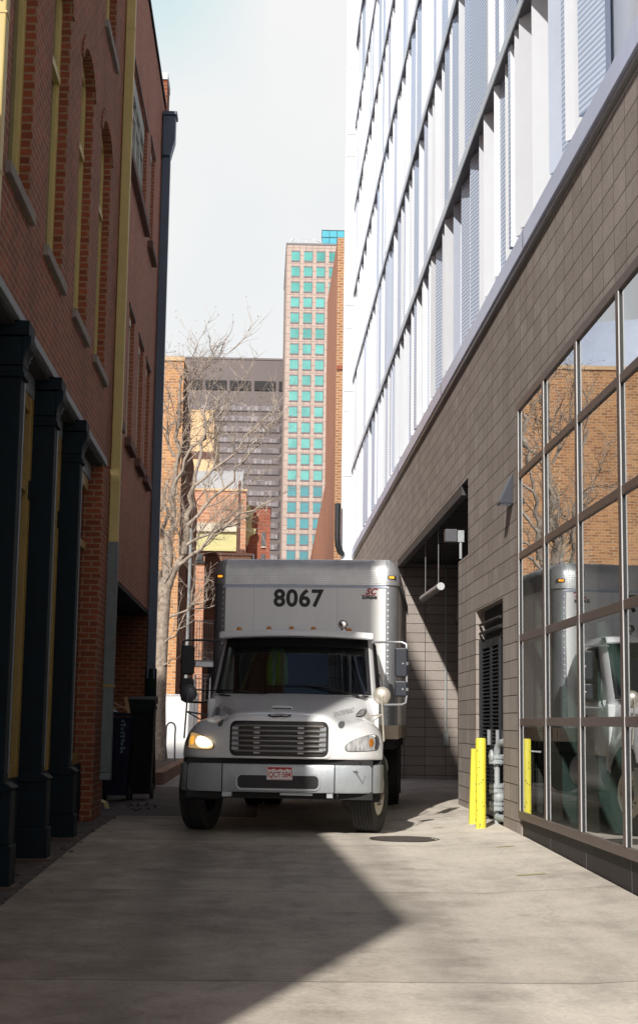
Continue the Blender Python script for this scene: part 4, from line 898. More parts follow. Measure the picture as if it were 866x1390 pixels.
for k in range(5): q.tube([(-1.95 + k * .09 + .04, 48, 1.9), (-1.95 + k * .09 + .04, 48, 2.65)], .011, 5)
for k in range(5): q.tube([(-1.95, 48, 1.95 + k * .16), (-1.5, 48, 1.95 + k * .16)], .009, 5)
q.build('lattice', M['galv'], lg)
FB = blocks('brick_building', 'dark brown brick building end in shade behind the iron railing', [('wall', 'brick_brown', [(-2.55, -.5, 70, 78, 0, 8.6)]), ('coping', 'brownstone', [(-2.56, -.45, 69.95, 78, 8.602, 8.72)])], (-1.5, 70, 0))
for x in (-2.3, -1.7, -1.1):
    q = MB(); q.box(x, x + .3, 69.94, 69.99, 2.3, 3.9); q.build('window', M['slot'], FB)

# ------------------------------------------------------------------ the bare tree
TR = empty('bare_tree', (-2.93, 47.3, .15), 'bare pale barked tree with a few dry leaves at its top, left of the truck', 'tree')
rnd.seed(17)
def path(p0, p1, n, wob, sag=0.):
    p0, p1 = Vector(p0), Vector(p1); d = (p1 - p0).length; out = [p0]
    for i in range(1, n + 1):
        k = i / n; p = p0.lerp(p1, k); w_ = wob * d * math.sin(math.pi * min(k, .85))
        p += Vector((rnd.gauss(0, w_), rnd.gauss(0, w_), rnd.gauss(0, w_ * .6) - sag * d * k * k)); out.append(p)
    return out
twigs = MB(); leaves = MB(); tips = []
def twig(p, d, ln, r, depth):
    n = 4; pts = [p]; dd = d.copy()
    for i in range(n):
        dd = (dd + Vector((rnd.gauss(0, .16), rnd.gauss(0, .16), rnd.gauss(.05, .13)))).normalized(); pts.append(pts[-1] + dd * ln / n)
    twigs.tube(pts, [r * (1 - .75 * i / n) for i in range(n + 1)], 4 if r > .012 else 3, False)
    if depth > 0:
        for i in range(1, n + 1):
            for k in range(1 if rnd.random() < .6 else 2):
                a = Vector((rnd.gauss(0, 1), rnd.gauss(0, 1), rnd.gauss(.2, .7))).normalized()
                nd = (dd * .75 + a * .75).normalized(); twig(pts[i], nd, ln * rnd.uniform(.42, .72), r * .58, depth - 1)
    else: tips.append(pts[-1])
trunk = MB()
tp = [Vector(p) for p in [(-2.93, 47.3, .1), (-2.94, 47.3, .7), (-2.96, 47.3, 1.8), (-2.94, 47.3, 3.1), (-2.92, 47.3, 4.2), (-2.90, 47.32, 4.95), (-2.86, 47.35, 5.35)]]
trunk.tube(tp, [.29, .225, .205, .195, .19, .2, .17], 14); trunk.build('trunk', M['bark'], TR, smooth=True, angle=80)
limbs = [  # start, end, radius, wobble, twig density
    ((-2.88, 47.33, 5.1), (-2.70, 47.5, 7.6), .15, .02, 3), ((-2.70, 47.5, 7.5), (-2.62, 47.2, 11.7), .075, .02, 15),
    ((-2.92, 47.3, 4.7), (-3.35, 47.2, 6.7), .12, .03, 4), ((-3.35, 47.2, 6.6), (-3.62, 46.6, 10.2), .055, .03, 9), ((-2.95, 47.3, 5.1), (-2.98, 48.0, 8.6), .075, .03, 8),
    ((-2.84, 47.35, 5.25), (-2.35, 47.2, 6.3), .12, .02, 3), ((-2.35, 47.2, 6.25), (-2.0, 47.0, 8.9), .095, .02, 8), ((-2.0, 47.0, 8.85), (-1.75, 46.8, 11.0), .045, .03, 9),
    ((-2.5, 47.2, 5.9), (-1.2, 46.6, 7.0), .05, .03, 9), ((-2.25, 47.1, 7.1), (-.1, 46.4, 9.6), .045, .03, 13), ((-2.05, 47, 8.3), (.2, 46.8, 10.5), .035, .03, 11), ((-2.5, 47.2, 6.4), (.3, 46.9, 7.9), .04, .03, 12),
    ((-2.75, 47.4, 8.2), (-1.3, 46.6, 10.9), .04, .03, 9), ((-2.72, 47.4, 9.2), (-3.45, 46.9, 11.2), .035, .03, 9), ((-2.8, 47.3, 4.3), (-1.55, 46.9, 4.9), .032, .03, 7), ((-2.85, 47.2, 3.6), (-2.0, 46.6, 4.2), .025, .04, 6), ((-2.88, 47.2, 2.9), (-2.2, 46.6, 3.3), .018, .05, 5),
    ((-3.0, 47.2, 4.0), (-3.8, 46.7, 5.3), .03, .04, 6), ((-2.68, 47.3, 10.5), (-2.05, 47.1, 11.9), .03, .03, 7), ((-2.85, 47.4, 6.2), (-3.7, 46.8, 8.1), .04, .04, 8)]
for a, b_, r_, wb, nt_ in limbs:
    nt_ = max(2, int(nt_ * .48)); r_ *= 1.3
    pts = path(a, b_, 9, wb); q = MB(); q.tube(pts, [r_ * (1 - .62 * i / 9) for i in range(10)], 9); q.build('limb', M['bark'] if r_ > .09 else M['twig'], TR, smooth=True, angle=80)
    d = (pts[-1] - pts[0]).normalized()
    for k in range(nt_):
        i = rnd.randint(2, 9); t_ = rnd.random(); p = pts[i - 1].lerp(pts[i], t_)
        a_ = Vector((rnd.gauss(.1, 1), rnd.gauss(0, 1), rnd.gauss(.3, .6))).normalized()
        twig(p, (d * .75 + a_ * .7).normalized(), rnd.uniform(.9, 1.9), min(.024, r_ * .55), 2)
twigs.build('twigs', M['twig'], TR, kind='stuff')
for p in tips:
    if (p.z > 10.2 and rnd.random() < .9) or rnd.random() < .02:
        a = rnd.uniform(0, 6.28); s_ = rnd.uniform(.014, .034); u = Vector((math.cos(a), math.sin(a), rnd.uniform(-.5, .5))) * s_; v_ = Vector((0, .3, -1)).cross(u.normalized()) * s_ * .7
        leaves.quad(p - u, p + v_ - Vector((0, 0, s_)), p + u, p - v_ - Vector((0, 0, s_ * .4)))
leaves.build('dry_leaves', M['deadleaf'], TR, kind='stuff')

# ------------------------------------------------------------------ the delivery truck (local frame: x to its left side, y to its rear)
T = empty('delivery_truck', (.335, 19.8, 0), 'white box delivery truck with its right headlamp lit, halfway out of the alley shade', 'truck', None, R(-6.3), local=True)
def mir(h): return [(-p[0], p[1], p[2]) for p in h[:0:-1]] + list(h)
rows = [
 [(0, -.925, .885), (.35, -.92, .885), (.60, -.895, .885), (.78, -.85, .885), (.94, -.78, .88), (1.09, -.66, .88), (1.19, -.46, .88), (1.20, -.43, .88)],
 [(0, -.935, .90), (.35, -.93, .90), (.60, -.905, .90), (.78, -.86, .90), (.94, -.79, .895), (1.10, -.67, .895), (1.20, -.46, .895), (1.205, -.43, .895)],
 [(0, -.935, 1.1), (.35, -.93, 1.1), (.60, -.90, 1.1), (.77, -.83, 1.09), (.94, -.75, 1.08), (1.10, -.63, 1.06), (1.20, -.42, 1.02), (1.205, -.40, .99)],
 [(0, -.925, 1.28), (.35, -.92, 1.28), (.60, -.89, 1.285), (.745, -.77, 1.25), (.93, -.66, 1.22), (1.08, -.52, 1.19), (1.19, -.34, 1.12), (1.205, -.33, 1.05)],
 [(0, -.905, 1.395), (.35, -.90, 1.39), (.61, -.86, 1.375), (.735, -.64, 1.285), (.91, -.47, 1.30), (1.05, -.36, 1.28), (1.17, -.24, 1.20), (1.205, -.22, 1.08)],
 [(0, -.74, 1.44), (.35, -.74, 1.435), (.62, -.62, 1.42), (.74, -.38, 1.31), (.91, -.26, 1.355), (1.04, -.18, 1.335), (1.165, -.08, 1.235), (1.205, -.06, 1.09)],
 [(0, -.35, 1.50), (.36, -.34, 1.49), (.67, -.2, 1.46), (.81, -.05, 1.35), (.93, .02, 1.37), (1.05, .05, 1.335), (1.165, .08, 1.235), (1.205, .1, 1.08)],
 [(0, .05, 1.575), (.38, .06, 1.565), (.75, .18, 1.53), (.91, .3, 1.41), (.99, .32, 1.335), (1.06, .34, 1.28), (1.165, .34, 1.16), (1.20, .36, .98)],
 [(0, .5, 1.645), (.40, .52, 1.64), (.87, .58, 1.605), (1.0, .62, 1.47), (1.035, .62, 1.29), (1.07, .62, 1.18), (1.15, .6, 1.0), (1.18, .58, .82)],
 [(0, .74, 1.675), (.40, .76, 1.67), (.95, .84, 1.64), (1.04, .86, 1.48), (1.06, .86, 1.25), (1.08, .86, 1.1), (1.13, .84, .9), (1.15, .82, .7)],
]
q = MB(); q.net([mir(r_) for r_ in rows]); hood = q.build('hood', M['paint'], T, smooth=True, sub=2)
bpy.context.view_layer.update()
dg = bpy.context.evaluated_depsgraph_get(); ev = hood.evaluated_get(dg); me = ev.to_mesh()
bvh = BVHTree.FromPolygons([v.co.copy() for v in me.vertices], [tuple(p.vertices) for p in me.polygons]); ev.to_mesh_clear()
def hy(x, z, d=-.9):
    h = bvh.ray_cast(Vector((x, -3, z)), Vector((0, 1, 0)))[0]
    return h.y if h else .55
def patch(name, outline, mat, parent, off, rings=(0, .4, .75, .93, 1.), dome=0., ring_only=False, cen=None):
    """a shape lying on the hood, outline in (x,z) as seen from the front"""
    n = len(outline); cx, cz = cen or (sum(p[0] for p in outline) / n, sum(p[1] for p in outline) / n)
    rr_ = []
    for k in rings:
        rr_.append([(cx + (p[0] - cx) * k, hy(cx + (p[0] - cx) * k, cz + (p[1] - cz) * k) - off - dome * (1 - k ** 3), cz + (p[1] - cz) * k) for p in outline])
    mb = MB(); mb.net(rr_, True); return mb.build(name, mat, parent, smooth=True, angle=60)
def fine(pts, sub_=4):
    """rounded closed outline through the points (Catmull-Rom)"""
    out = []; n = len(pts)
    for i in range(n):
        p0, p1, p2, p3 = (pts[(i + k) % n] for k in (-1, 0, 1, 2))
        for k in range(sub_):
            t_ = k / sub_
            out.append(tuple(.5 * (2 * p1[j] + (p2[j] - p0[j]) * t_ + (2 * p0[j] - 5 * p1[j] + 4 * p2[j] - p3[j]) * t_ ** 2 + (3 * p1[j] - p0[j] - 3 * p2[j] + p3[j]) * t_ ** 3) for j in (0, 1)))
    return out
def dens(o, m=.05):
    out = []
    for a_, b_ in zip(o, o[1:] + o[:1]):
        k_ = max(1, int(math.hypot(b_[0] - a_[0], b_[1] - a_[1]) / m)); out += [(a_[0] + (b_[0] - a_[0]) * i / k_, a_[1] + (b_[1] - a_[1]) * i / k_) for i in range(k_)]
    return out
def rrect(x0, x1, z0, z1, r_, n=6):
    out = []
    for cx, cz, a0 in ((x1 - r_, z1 - r_, 0), (x0 + r_, z1 - r_, 90), (x0 + r_, z0 + r_, 180), (x1 - r_, z0 + r_, 270)):
        for k in range(n + 1): a = R(a0 + 90 * k / n); out.append((cx + r_ * math.cos(a), cz + r_ * math.sin(a)))
    return out
def ell(cx, cz, a, b_, n=24): return [(cx + a * math.cos(2 * math.pi * k / n), cz + b_ * math.sin(2 * math.pi * k / n)) for k in range(n)]
# grille
gro = dens(rrect(-.575, .575, .915, 1.318, .075, 8))
ring = [(p[0] * 1.085, 1.12 + (p[1] - 1.12) * 1.10) for p in gro]
gr = patch('grille', gro, M['grille_dark'], T, .012, tuple(k / 16 for k in range(17)))
patch('grille_surround', gro, M['trim_black'], gr, .017, (.955, .97, 1., 1.01))
patch('grille_lip', ring, M['paint'], hood, .010, (.935, .95, .97, 1.0), dome=0)
for k in range(6):
    z = .972 + k * .0585; q = MB(); hw = .555 - (.03 if k in (0, 5) else 0)
    xs_ = [-hw + 2 * hw * i / 16 for i in range(17)]
    q.net([[(x, hy(x, z) - .022 + dy, z + dz) for x in xs_] for dy, dz in ((.012, -.011), (-.012, -.011), (-.018, .0), (-.012, .011), (.012, .011))]); q.build('grille_bar', M['grille_bar'], gr, smooth=True)
for x in (-.26, .26):
    for k in range(6):
        z = .96 + k * .0585; q = MB(); q.box(x - .035, x + .035, hy(x, z) - .03, hy(x, z), z - .004 - .015, z + .006); q.build('grille_clip', M['grille_bar'], gr)
for s_ in (-1, 1):
    q = MB()
    for k in range(5): z = 1.001 + k * .0585; q.box(s_ * .515 - .04, s_ * .515 + .04, hy(s_ * .515, z) - .018, hy(s_ * .515, z) + .01, z - .021, z + .021)
    q.build('grille_end_plate', M['post_grey'], gr)
# badge, scoop, vents, lettering on the hood
bd = patch('badge', ell(0, 1.389, .145, .031), M['chrome'], T, .012, (0, .5, .9, 1.), dome=.006)
patch('badge_field', ell(0, 1.389, .125, .021), M['ink'], bd, .021, (0, .6, 1.))
text('FREIGHTLINER', .034, M['plate_white'], bd, 'lettering', FRONT(0, hy(0, 1.389) - .028, 1.389), .0008, .95)
q = MB(); q.prism([(-.13, 0), (.13, 0), (.105, .075), (-.105, .075)], ((0, -.56, 1.452), (1, 0, 0), (0, .95, .25)), (0, -.012, .04)); q.build('hood_scoop', M['paint'], T, bevel=.01)
q = MB(); q.box(-.115, .115, -.577, -.571, 1.468, 1.482); q.build('scoop_slot', M['ink'], T)
for s_ in (-1, 1):
    ol = fine([(s_ * x, z) for x, z in ((.85, 1.395), (.865, 1.44), (.905, 1.485), (.955, 1.495), (.965, 1.455), (.94, 1.405), (.895, 1.385))])
    vt = patch('hood_vent', ol, M['trim_black'], T, .008, (0, .5, .85, 1.))
    for k in range(6):
        z = 1.40 + k * .0165; q = MB(); x0, x1 = .855 + k * .012, .935 + k * .007
        q.net([[(s_ * (x0 + (x1 - x0) * i / 6), hy(s_ * (x0 + (x1 - x0) * i / 6), z + dz) - .014, z + dz + .012 * i / 6) for i in range(7)] for dz in (0, .007)]); q.build('vent_blade', M['plate_white'], vt)
    patch('round_emblem', ell(s_ * .722, 1.29, .036, .043), M['ink_grey'], T, .007, (0, .5, 1.))
a_ = R(18)
MT = Matrix(((math.cos(a_), -math.sin(a_), 0, .722), (0, 0, -1, 0), (math.sin(a_), math.cos(a_), 0, 1.438), (0, 0, 0, 1)))
text('SN7BF8067', .092, M['ink_grey'], T, 'hood_lettering', MT, -.0005, .95, xs=.52, bvh=bvh)
MT2 = Matrix(((math.cos(a_), math.sin(a_), 0, -.722), (0, 0, -1, 0), (-math.sin(a_), math.cos(a_), 0, 1.438), (0, 0, 0, 1)))
text('SN7BF8067', .092, M['ink_grey'], T, 'hood_lettering', MT2, -.0005, .95, xs=.52, bvh=bvh)
# headlamps
hl = [(.785, 1.0), (.79, 1.05), (.86, 1.105), (.97, 1.15), (1.07, 1.175), (1.13, 1.165), (1.158, 1.11), (1.155, 1.03), (1.11, .992), (.95, .982), (.83, .98)]
for s_ in (-1, 1):
    o_ = fine([(s_ * x, z) for x, z in hl]); c_ = (s_ * .98, 1.07); lit = s_ < 0
    h_ = patch('headlamp', o_, M['trim_black'] if lit else M['ink_grey'], T, .007, (0, .5, .9, 1., 1.035), cen=c_)
    h_['label'] = 'headlamp glowing warm white' if lit else 'unlit clear headlamp'
    patch('lens', o_, M['lamp_clear'] if not lit else M['lamp_glow'], h_, .013, (0, .35, .7, .93, .97), dome=.012, cen=c_)
    if lit: patch('bulb', fine([(-.80, 1.03), (-.81, 1.075), (-.90, 1.125), (-.99, 1.13), (-1.02, 1.07), (-.97, 1.01), (-.86, 1.0)]), M['lamp_lit'], h_, .028, (0, .5, .9, 1.), dome=.008)
    patch('turn_signal', ell(s_ * 1.075, 1.085, .026, .052), M['amber_lit'] if lit else M['amber'], h_, .03, (0, .5, 1.), dome=.006)
    patch('outer_trim', fine([(s_ * x, z) for x, z in ((1.112, 1.155), (1.14, 1.15), (1.153, 1.09), (1.14, 1.02), (1.115, 1.01), (1.12, 1.08))]), M['steel_dark'], h_, .027, (0, .5, 1.))
# bumper in three pieces
plan = [(-1.215, -.38), (-1.21, -.55), (-1.17, -.70), (-1.09, -.80), (-.95, -.87), (-.80, -.905), (-.655, -.925), (-.35, -.94), (0, -.945)]
plan = plan + [(-p[0], p[1]) for p in plan[-2::-1]]
def bump_piece(pts):
    q = MB(); prof = [(.05, .495), (.012, .498), (0, .52), (0, .79), (.012, .818), (.10, .822), (.2, .822)]
    q.net([[(x * (1 - d_ * .25), y + d_, z) for x, y in pts] for d_, z in prof]); return q
bc = bump_piece([p for p in plan if abs(p[0]) < .66]).build('bumper', M['bumper'], T, smooth=True, angle=50)
for s_ in (-1, 1):
    pts = [(p[0], p[1]) for p in plan if p[0] * s_ > .66]; e_ = (s_ * .668, -.924); pts = (pts + [e_]) if s_ < 0 else ([e_] + pts)
    bump_piece(pts).build('bumper_end', M['bumper'], T, smooth=True, angle=50)
q = MB(); q.prism(rrect(-.475, .475, .542, .692, .05), ((0, -.948, 0), (1, 0, 0), (0, 0, 1)), (0, -.004, 0)); q.build('air_slot', M['ink'], bc)
q = MB(); q.prism(rrect(-.495, .495, .522, .712, .065), ((0, -.945, 0), (1, 0, 0), (0, 0, 1)), (0, -.003, 0)); q.build('slot_rim', M['steel'], bc)
q = MB()
for k in range(3): q.box(-.45, .45, -.9545, -.9525, .57 + k * .036, .578 + k * .036)
q.build('slot_grille', M['chassis'], bc)
q = MB(); rnd.seed(2); px, pz = .90, .755
for k in range(16): px += .007; pz -= .012 if k < 12 else -.02; q.obox((px, -.893 + k * .0036, pz), (.006, 0, .0), (0, .002, 0), (0, 0, .008))
for k in range(7): q.obox((.885 + .006 * k, -.895, .752 - .003 * (k % 3)), (.008, 0, 0), (0, .002, 0), (0, 0, .007))
q.build('scrape_mark', M['ink_grey'], T)
q = MB(); q.box(-1.1, 1.1, -.80, -.45, .42, .875); q.box(-.95, .95, -.83, -.8, .80, .876); q.build('valance', M['chassis'], T)
q = MB(); q.box(-.66, -.55, -.90, -.8, .44, .5); q.box(.57, .64, -.90, -.8, .44, .5); q.box(.02, .40, -.88, -.80, .462, .49); q.build('tow_bracket', M['steel'], T)
# number plate
q = MB(); q.prism(rrect(-.152, .152, -.076, .076, .012, 3), ((.02, -.9555, .718), (1, 0, 0), (0, 0, 1)), (0, -.006, 0)); pl = q.build('number_plate', M['plate_white'], T)
q = MB(); q.prism([(-.146, .07), (-.146, .048), (-.11, .038), (-.07, .052), (-.03, .034), (.01, .050), (.05, .036), (.09, .052), (.12, .04), (.146, .05), (.146, .07)][::-1], ((.02, -.9617, .718), (1, 0, 0), (0, 0, 1)), (0, -.001, 0)); q.build('mountain_strip', M['ink_red'], pl)
text('QCT\u00b7584', .088, M['ink_red'], pl, 'plate_number', FRONT(.02, -.9625, .700), .0015, .95, xs=.80)
q = MB()
for s_ in (-1, 1): q.box(.02 + s_ * .143 - .004, .02 + s_ * .143 + .004, -.9625, -.9617, .66, .76)
q.box(-.11, .15, -.9625, -.9617, .646, .650); q.build('plate_edge', M['ink_red'], pl)

# cab
def yf(z): return .80 if z < 1.6 else .74 + .50 * (z - 1.66) / .76 if z < 2.43 else 1.245 + (z - 2.43) * 2.2
def wd(z): return 1.075 if z < 1.62 else 1.075 - .085 * (z - 1.62) / .8 if z < 2.42 else .99 - (z - 2.42) * .9
US = [-.945, -.7, -.35, 0, .35, .7, .945]
def ring_at(z):
    w_, y_ = wd(z), yf(z); back = 2.36
    rt = [(w_ * .992, y_ + .20), (w_, y_ + .30), (w_, max(y_ + .42, 1.25)), (w_, 1.98), (w_, 2.30), (w_ * .97, back), (w_ * .5, back)]
    return [(u * w_, y_ + .15 * u * u, z) for u in US] + [(x, y, z) for x, y in rt] + [(-x, y, z) for x, y in rt[::-1]]
zl = [.72, 1.2, 1.55, 1.665, 1.9, 2.15, 2.36, 2.405, 2.45, 2.49, 2.515]
q = MB(); rg = [ring_at(z) for z in zl]; n_ = len(rg[0]); vs = [p for r_ in rg for p in r_]; fs = []
for i in range(len(zl) - 1):
    for j in range(n_):
        z = (zl[i] + zl[i + 1]) / 2
        if j < 6 and 1.665 < z < 2.405: continue
        if j in (9, 16) and 1.665 < z < 2.36: continue
        a, b_ = i * n_ + j, i * n_ + (j + 1) % n_; fs.append((a, b_, b_ + n_, a + n_))
fs.append(tuple((len(zl) - 1) * n_ + j for j in range(n_))); q.add(vs, fs); cab = q.build('cab', M['paint'], T, smooth=True, angle=40)
def wsp(u, z, off=0.): w_ = wd(z); return (u * w_, yf(z) + .15 * u * u - off, z - .02 * u * u)
q = MB(); zz_ = [1.66 + .755 * k / 8 for k in range(9)]; uu_ = [-.945 + 1.89 * k / 14 for k in range(15)]
q.net([[wsp(u, z, -.004) for u in uu_] for z in zz_]); ws = q.build('windshield', M['cabglass'], T, smooth=True)
q = MB(); rc = rrect(-.945, .945, 1.650, 2.425, .09, 5); inn = rrect(-.90, .90, 1.695, 2.36, .07, 5)
q.net([[wsp(p[0], p[1], .006) for p in L_] for L_ in (rc, [(a[0] * .6 + b_[0] * .4, a[1] * .6 + b_[1] * .4) for a, b_ in zip(rc, inn)], inn)], True); q.build('windshield_seal', M['trim_black'], ws, solid=.008)
q = MB(); q.net([[wsp(u, z, .001) for u in uu_] for z in (2.30, 2.42)]); q.build('tint_band', M['ink'], ws)
for x0, x1, z1, s_ in ((-.30, -.92, 1.79, -1), (.80, .18, 1.80, 1)):
    q = MB(); p0 = Vector(wsp(x0, 1.66, .03)); p1 = Vector(wsp(x1, z1 - .06, .035)) if s_ < 0 else Vector(wsp(x1, z1, .035))
    q.tube([p0, p0.lerp(p1, .5) + Vector((0, -.02, .02)), p1], [.014, .011, .008], 6); pa = p1 + Vector((-.30, 0, -.005)); pb_ = p1 + Vector((.30, .01, -.012))
    q.tube([pa, pb_], .009, 6); q.build('wiper', M['trim_black'], T)
q = MB(); q.net([[(u * 1.02, y + .15 * u * u, z - .035 * u * u) for u in (-1, -.97, -.7, -.35, 0, .35, .7, .97, 1)] for y, z in ((1.12, 2.425), (1.02, 2.428), (1.005, 2.445), (1.02, 2.495), (1.06, 2.52), (1.35, 2.535), (1.5, 2.53))]); q.build('sun_visor', M['paint'], T, smooth=True, angle=45, solid=.012)
for x, z in ((-.78, 0), (-.38, .012), (-.08, .015), (.21, .012), (.69, .0)):
    q = MB(); q.lathe([(.035, 0), (.035, .012), (.03, .03), (.018, .042), (0, .045)], (x, 1.36, 2.535 + z - .02), 'z', 14); q.build('clearance_lamp', M['amber'], T, smooth=True)
q = MB(); q.lathe([(.04, 0), (.04, .05)], (.615, 1.40, 2.53), 'z', 12); q.lathe([(0, -.075), (.04, -.07), (.062, -.045), (.066, 0), (.05, .05), (.02, .16), (.018, .3)], (.605, 1.40, 2.605), 'y', 16); q.build('air_horn', M['chrome'], T, smooth=True)
# doors with side windows
for s_ in (-1, 1):
    def sp_(y, z, o=.006): return (s_ * (wd(z) + o), y, z)
    q = MB(); zsd = [.80, 1.2, 1.55, 1.655]; ysd = [1.04, 1.5, 1.96]
    q.net([[sp_(y, z) for y in ysd] for z in zsd]); dr_ = q.build('door', M['paint'], T, smooth=True, solid=.004)
    q = MB(); zw = [1.68, 1.9, 2.15, 2.345]
    q.net([[sp_(yy, z, -.004) for yy in (max(yf(z) + .42, 1.25), 1.7, 1.98)] for z in zw]); q.build('pane', M['cabglass'], dr_)
    q = MB(); q.tube([sp_(max(yf(z) + .40, 1.24), z, .012) for z in (1.66, 1.9, 2.15, 2.36)] + [sp_(1.99, 2.36, .012), sp_(1.99, 1.66, .012), sp_(1.24, 1.66, .012)], .014, 6); q.build('window_seal', M['trim_black'], dr_)
    q = MB(); q.box(s_ * 1.082 - .012, s_ * 1.082 + .012, 1.78, 1.92, 1.42, 1.46); q.build('handle', M['trim_black'], dr_)
    q = MB(); q.tube([(s_ * 1.10, 1.12, 1.95), (s_ * 1.13, 1.06, 1.86), (s_ * 1.135, 1.04, 1.6), (s_ * 1.10, 1.05, 1.55)], .013, 8); q.build('grab_rail', M['trim_black'], T, smooth=True)
    # cowl beside the hood, step tank below
    q = MB(); q.box(s_ * 1.06 - .05, s_ * 1.06 + .05, .86, 1.0, .75, 1.6); q.build('cowl_side', M['paint'], T, bevel=.02)
    q = MB(); q.tube([(s_ * .92, 1.0, .72), (s_ * .92, 2.3, .72)], .27, 18); q.build('fuel_tank', M['steel'], T, smooth=True)
    q = MB(); q.box(s_ * 1.0 - .12, s_ * 1.0 + .12, 1.0, 1.9, .42, .46); q.build('step', M['chassis'], T)
# cab interior
q = MB(); q.quad((-.98, 2.3, .8), (.98, 2.3, .8), (.95, 2.3, 2.44), (-.95, 2.3, 2.44)); q.quad((-1.0, .9, 1.0), (1.0, .9, 1.0), (1.0, 2.3, 1.0), (-1.0, 2.3, 1.0)); q.quad((-.95, 1.3, 2.44), (.95, 1.3, 2.44), (.95, 2.3, 2.44), (-.95, 2.3, 2.44)); q.build('cab_liner', M['seat'], T)
q = MB(); q.prism([(.92, 1.0), (.92, 1.60), (1.05, 1.655), (1.25, 1.63), (1.36, 1.5), (1.36, 1.0)], ((-.98, 0, 0), (0, 1, 0), (0, 0, 1)), (1.96, 0, 0)); q.build('dashboard', M['chassis'], T, bevel=.02)
for x in (-.48, .48):
    q = MB(); q.box(x - .26, x + .26, 1.55, 2.05, 1.1, 1.32); q.obox((x, 2.06, 1.72), (.25, 0, 0), (0, .06, 0), (0, .08, .42)); q.obox((x, 2.13, 2.22), (.13, 0, 0), (0, .05, 0), (0, .02, .09)); q.build('seat', M['seat'], T, bevel=.05)
q = MB(); c_ = Vector((.48, 1.42, 1.72)); ax_u = Vector((1, 0, 0)); ax_v = Vector((0, .45, .89))
q.tube([c_ + ax_u * .21 * math.cos(2 * math.pi * k / 24) + ax_v * .21 * math.sin(2 * math.pi * k / 24) for k in range(25)], .014, 8, False); q.tube([c_ - ax_u * .2, c_ + ax_u * .2], .014, 6); q.tube([c_, Vector((.48, 1.3, 1.45))], .025, 8); q.build('steering_wheel', M['chassis'], T, smooth=True)
# hi-vis vest hanging in the middle of the cab: a thing of its own
rz = Matrix.Rotation(R(-6.3), 4, 'Z'); vp = Vector((.335, 19.8, 0)) + rz @ Vector((-.28, 1.62, 0))
q = MB(); vr = []
for z, w0, w1 in ((1.80, -.15, .14), (1.95, -.155, .14), (2.1, -.15, .135), (2.2, -.13, .115), (2.29, -.085, .07)):
    vr.append([tuple(vp + rz @ Vector((w0 + (w1 - w0) * k / 10, .012 * math.sin(k * 1.9 + z * 4), z))) for k in range(11)])
q.net(vr); vest = single('safety_vest', q, M['vest'], 'yellow green high visibility vest hanging behind the truck windshield', 'vest', smooth=True, solid=.006)
ORG[vest.name] = Vector((0, 0, 0))
for k0 in (3, 7):
    q = MB(); q.net([[tuple(Vector(r_[k]) + Vector((0, -.012, 0))) for k in (k0, k0 + 1)] for r_ in vr]); q.build('reflective_strip', M['gas'], vest)

# mirrors
for s_ in (-1, 1):
    mt = M['steel'] if s_ > 0 else M['trim_black']
    q = MB(); pts = [(s_ * 1.0, 1.12, 2.36), (s_ * 1.2, .98, 2.36), (s_ * 1.40, .9, 2.355), (s_ * 1.455, .885, 2.33), (s_ * 1.462, .885, 2.2), (s_ * 1.462, .885, 1.66), (s_ * 1.45, .885, 1.58), (s_ * 1.40, .89, 1.555), (s_ * 1.2, .98, 1.55), (s_ * 1.05, 1.08, 1.56)]
    q.tube(pts, .0145, 8); mr = q.build('door_mirror', mt, T, smooth=True)
    for z0, z1, nm in ((1.905, 2.285, 'mirror_head'), (1.655, 1.86, 'wide_angle_mirror')):
        q = MB(); q.prism(rrect(1.305 * s_ if s_ > 0 else -1.475, 1.475 if s_ > 0 else -1.305, z0, z1, .035), ((0, .86, 0), (1, 0, 0), (0, 0, 1)), (0, .10, 0)); hd = q.build(nm, M['trim_black'] if s_ < 0 else M['mirror_case'], mr, bevel=.02)
        q = MB(); q.prism(rrect((1.325 if s_ > 0 else -1.455), (1.455 if s_ > 0 else -1.325), z0 + .025, z1 - .025, .02), ((0, .9605, 0), (1, 0, 0), (0, 0, 1)), (0, .003, 0)); q.build('mirror_glass', M['mirror'], hd)
    for z in (2.08, 1.75):
        q = MB(); q.tube([(s_ * 1.462, .885, z - .02), (s_ * 1.462, .885, z + .02)], .026, 8); q.tube([(s_ * 1.462, .885, z), (s_ * 1.40, .875, z)], .02, 8); q.build('clamp', mt, mr)
    # fender-mounted convex mirror
    cx, cy, cz = s_ * 1.185, -.30, 1.645; q = MB()
    fm = q.lathe([(0, -.035), (.05, -.031), (.088, -.014), (.104, .004), (.108, .02), (.10, .024), (0, .024)], (cx, cy, cz), 'y', 28).build('fender_mirror', M['convex'] if s_ > 0 else M['steel_dark'], T, smooth=True)
    q = MB(); q.tube([(cx, cy - .03, cz), (cx, cy - .05, cz - .03), (cx + s_ * .03, cy - .03, 1.10)], .011, 8); q.tube([(cx + s_ * .005, cy - .04, 1.42), (s_ * .97, -.05, 1.385)], .011, 8); q.tube([(cx + s_ * .005, cy - .04, 1.42), (s_ * 1.06, -.1, 1.33)], .009, 8)
    q.lathe([(.02, -.01), (.02, .01)], (cx, cy - .04, cz), 'y', 10); q.build('mirror_stalk', M['convex'] if s_ > 0 else M['steel_dark'], fm, smooth=True)

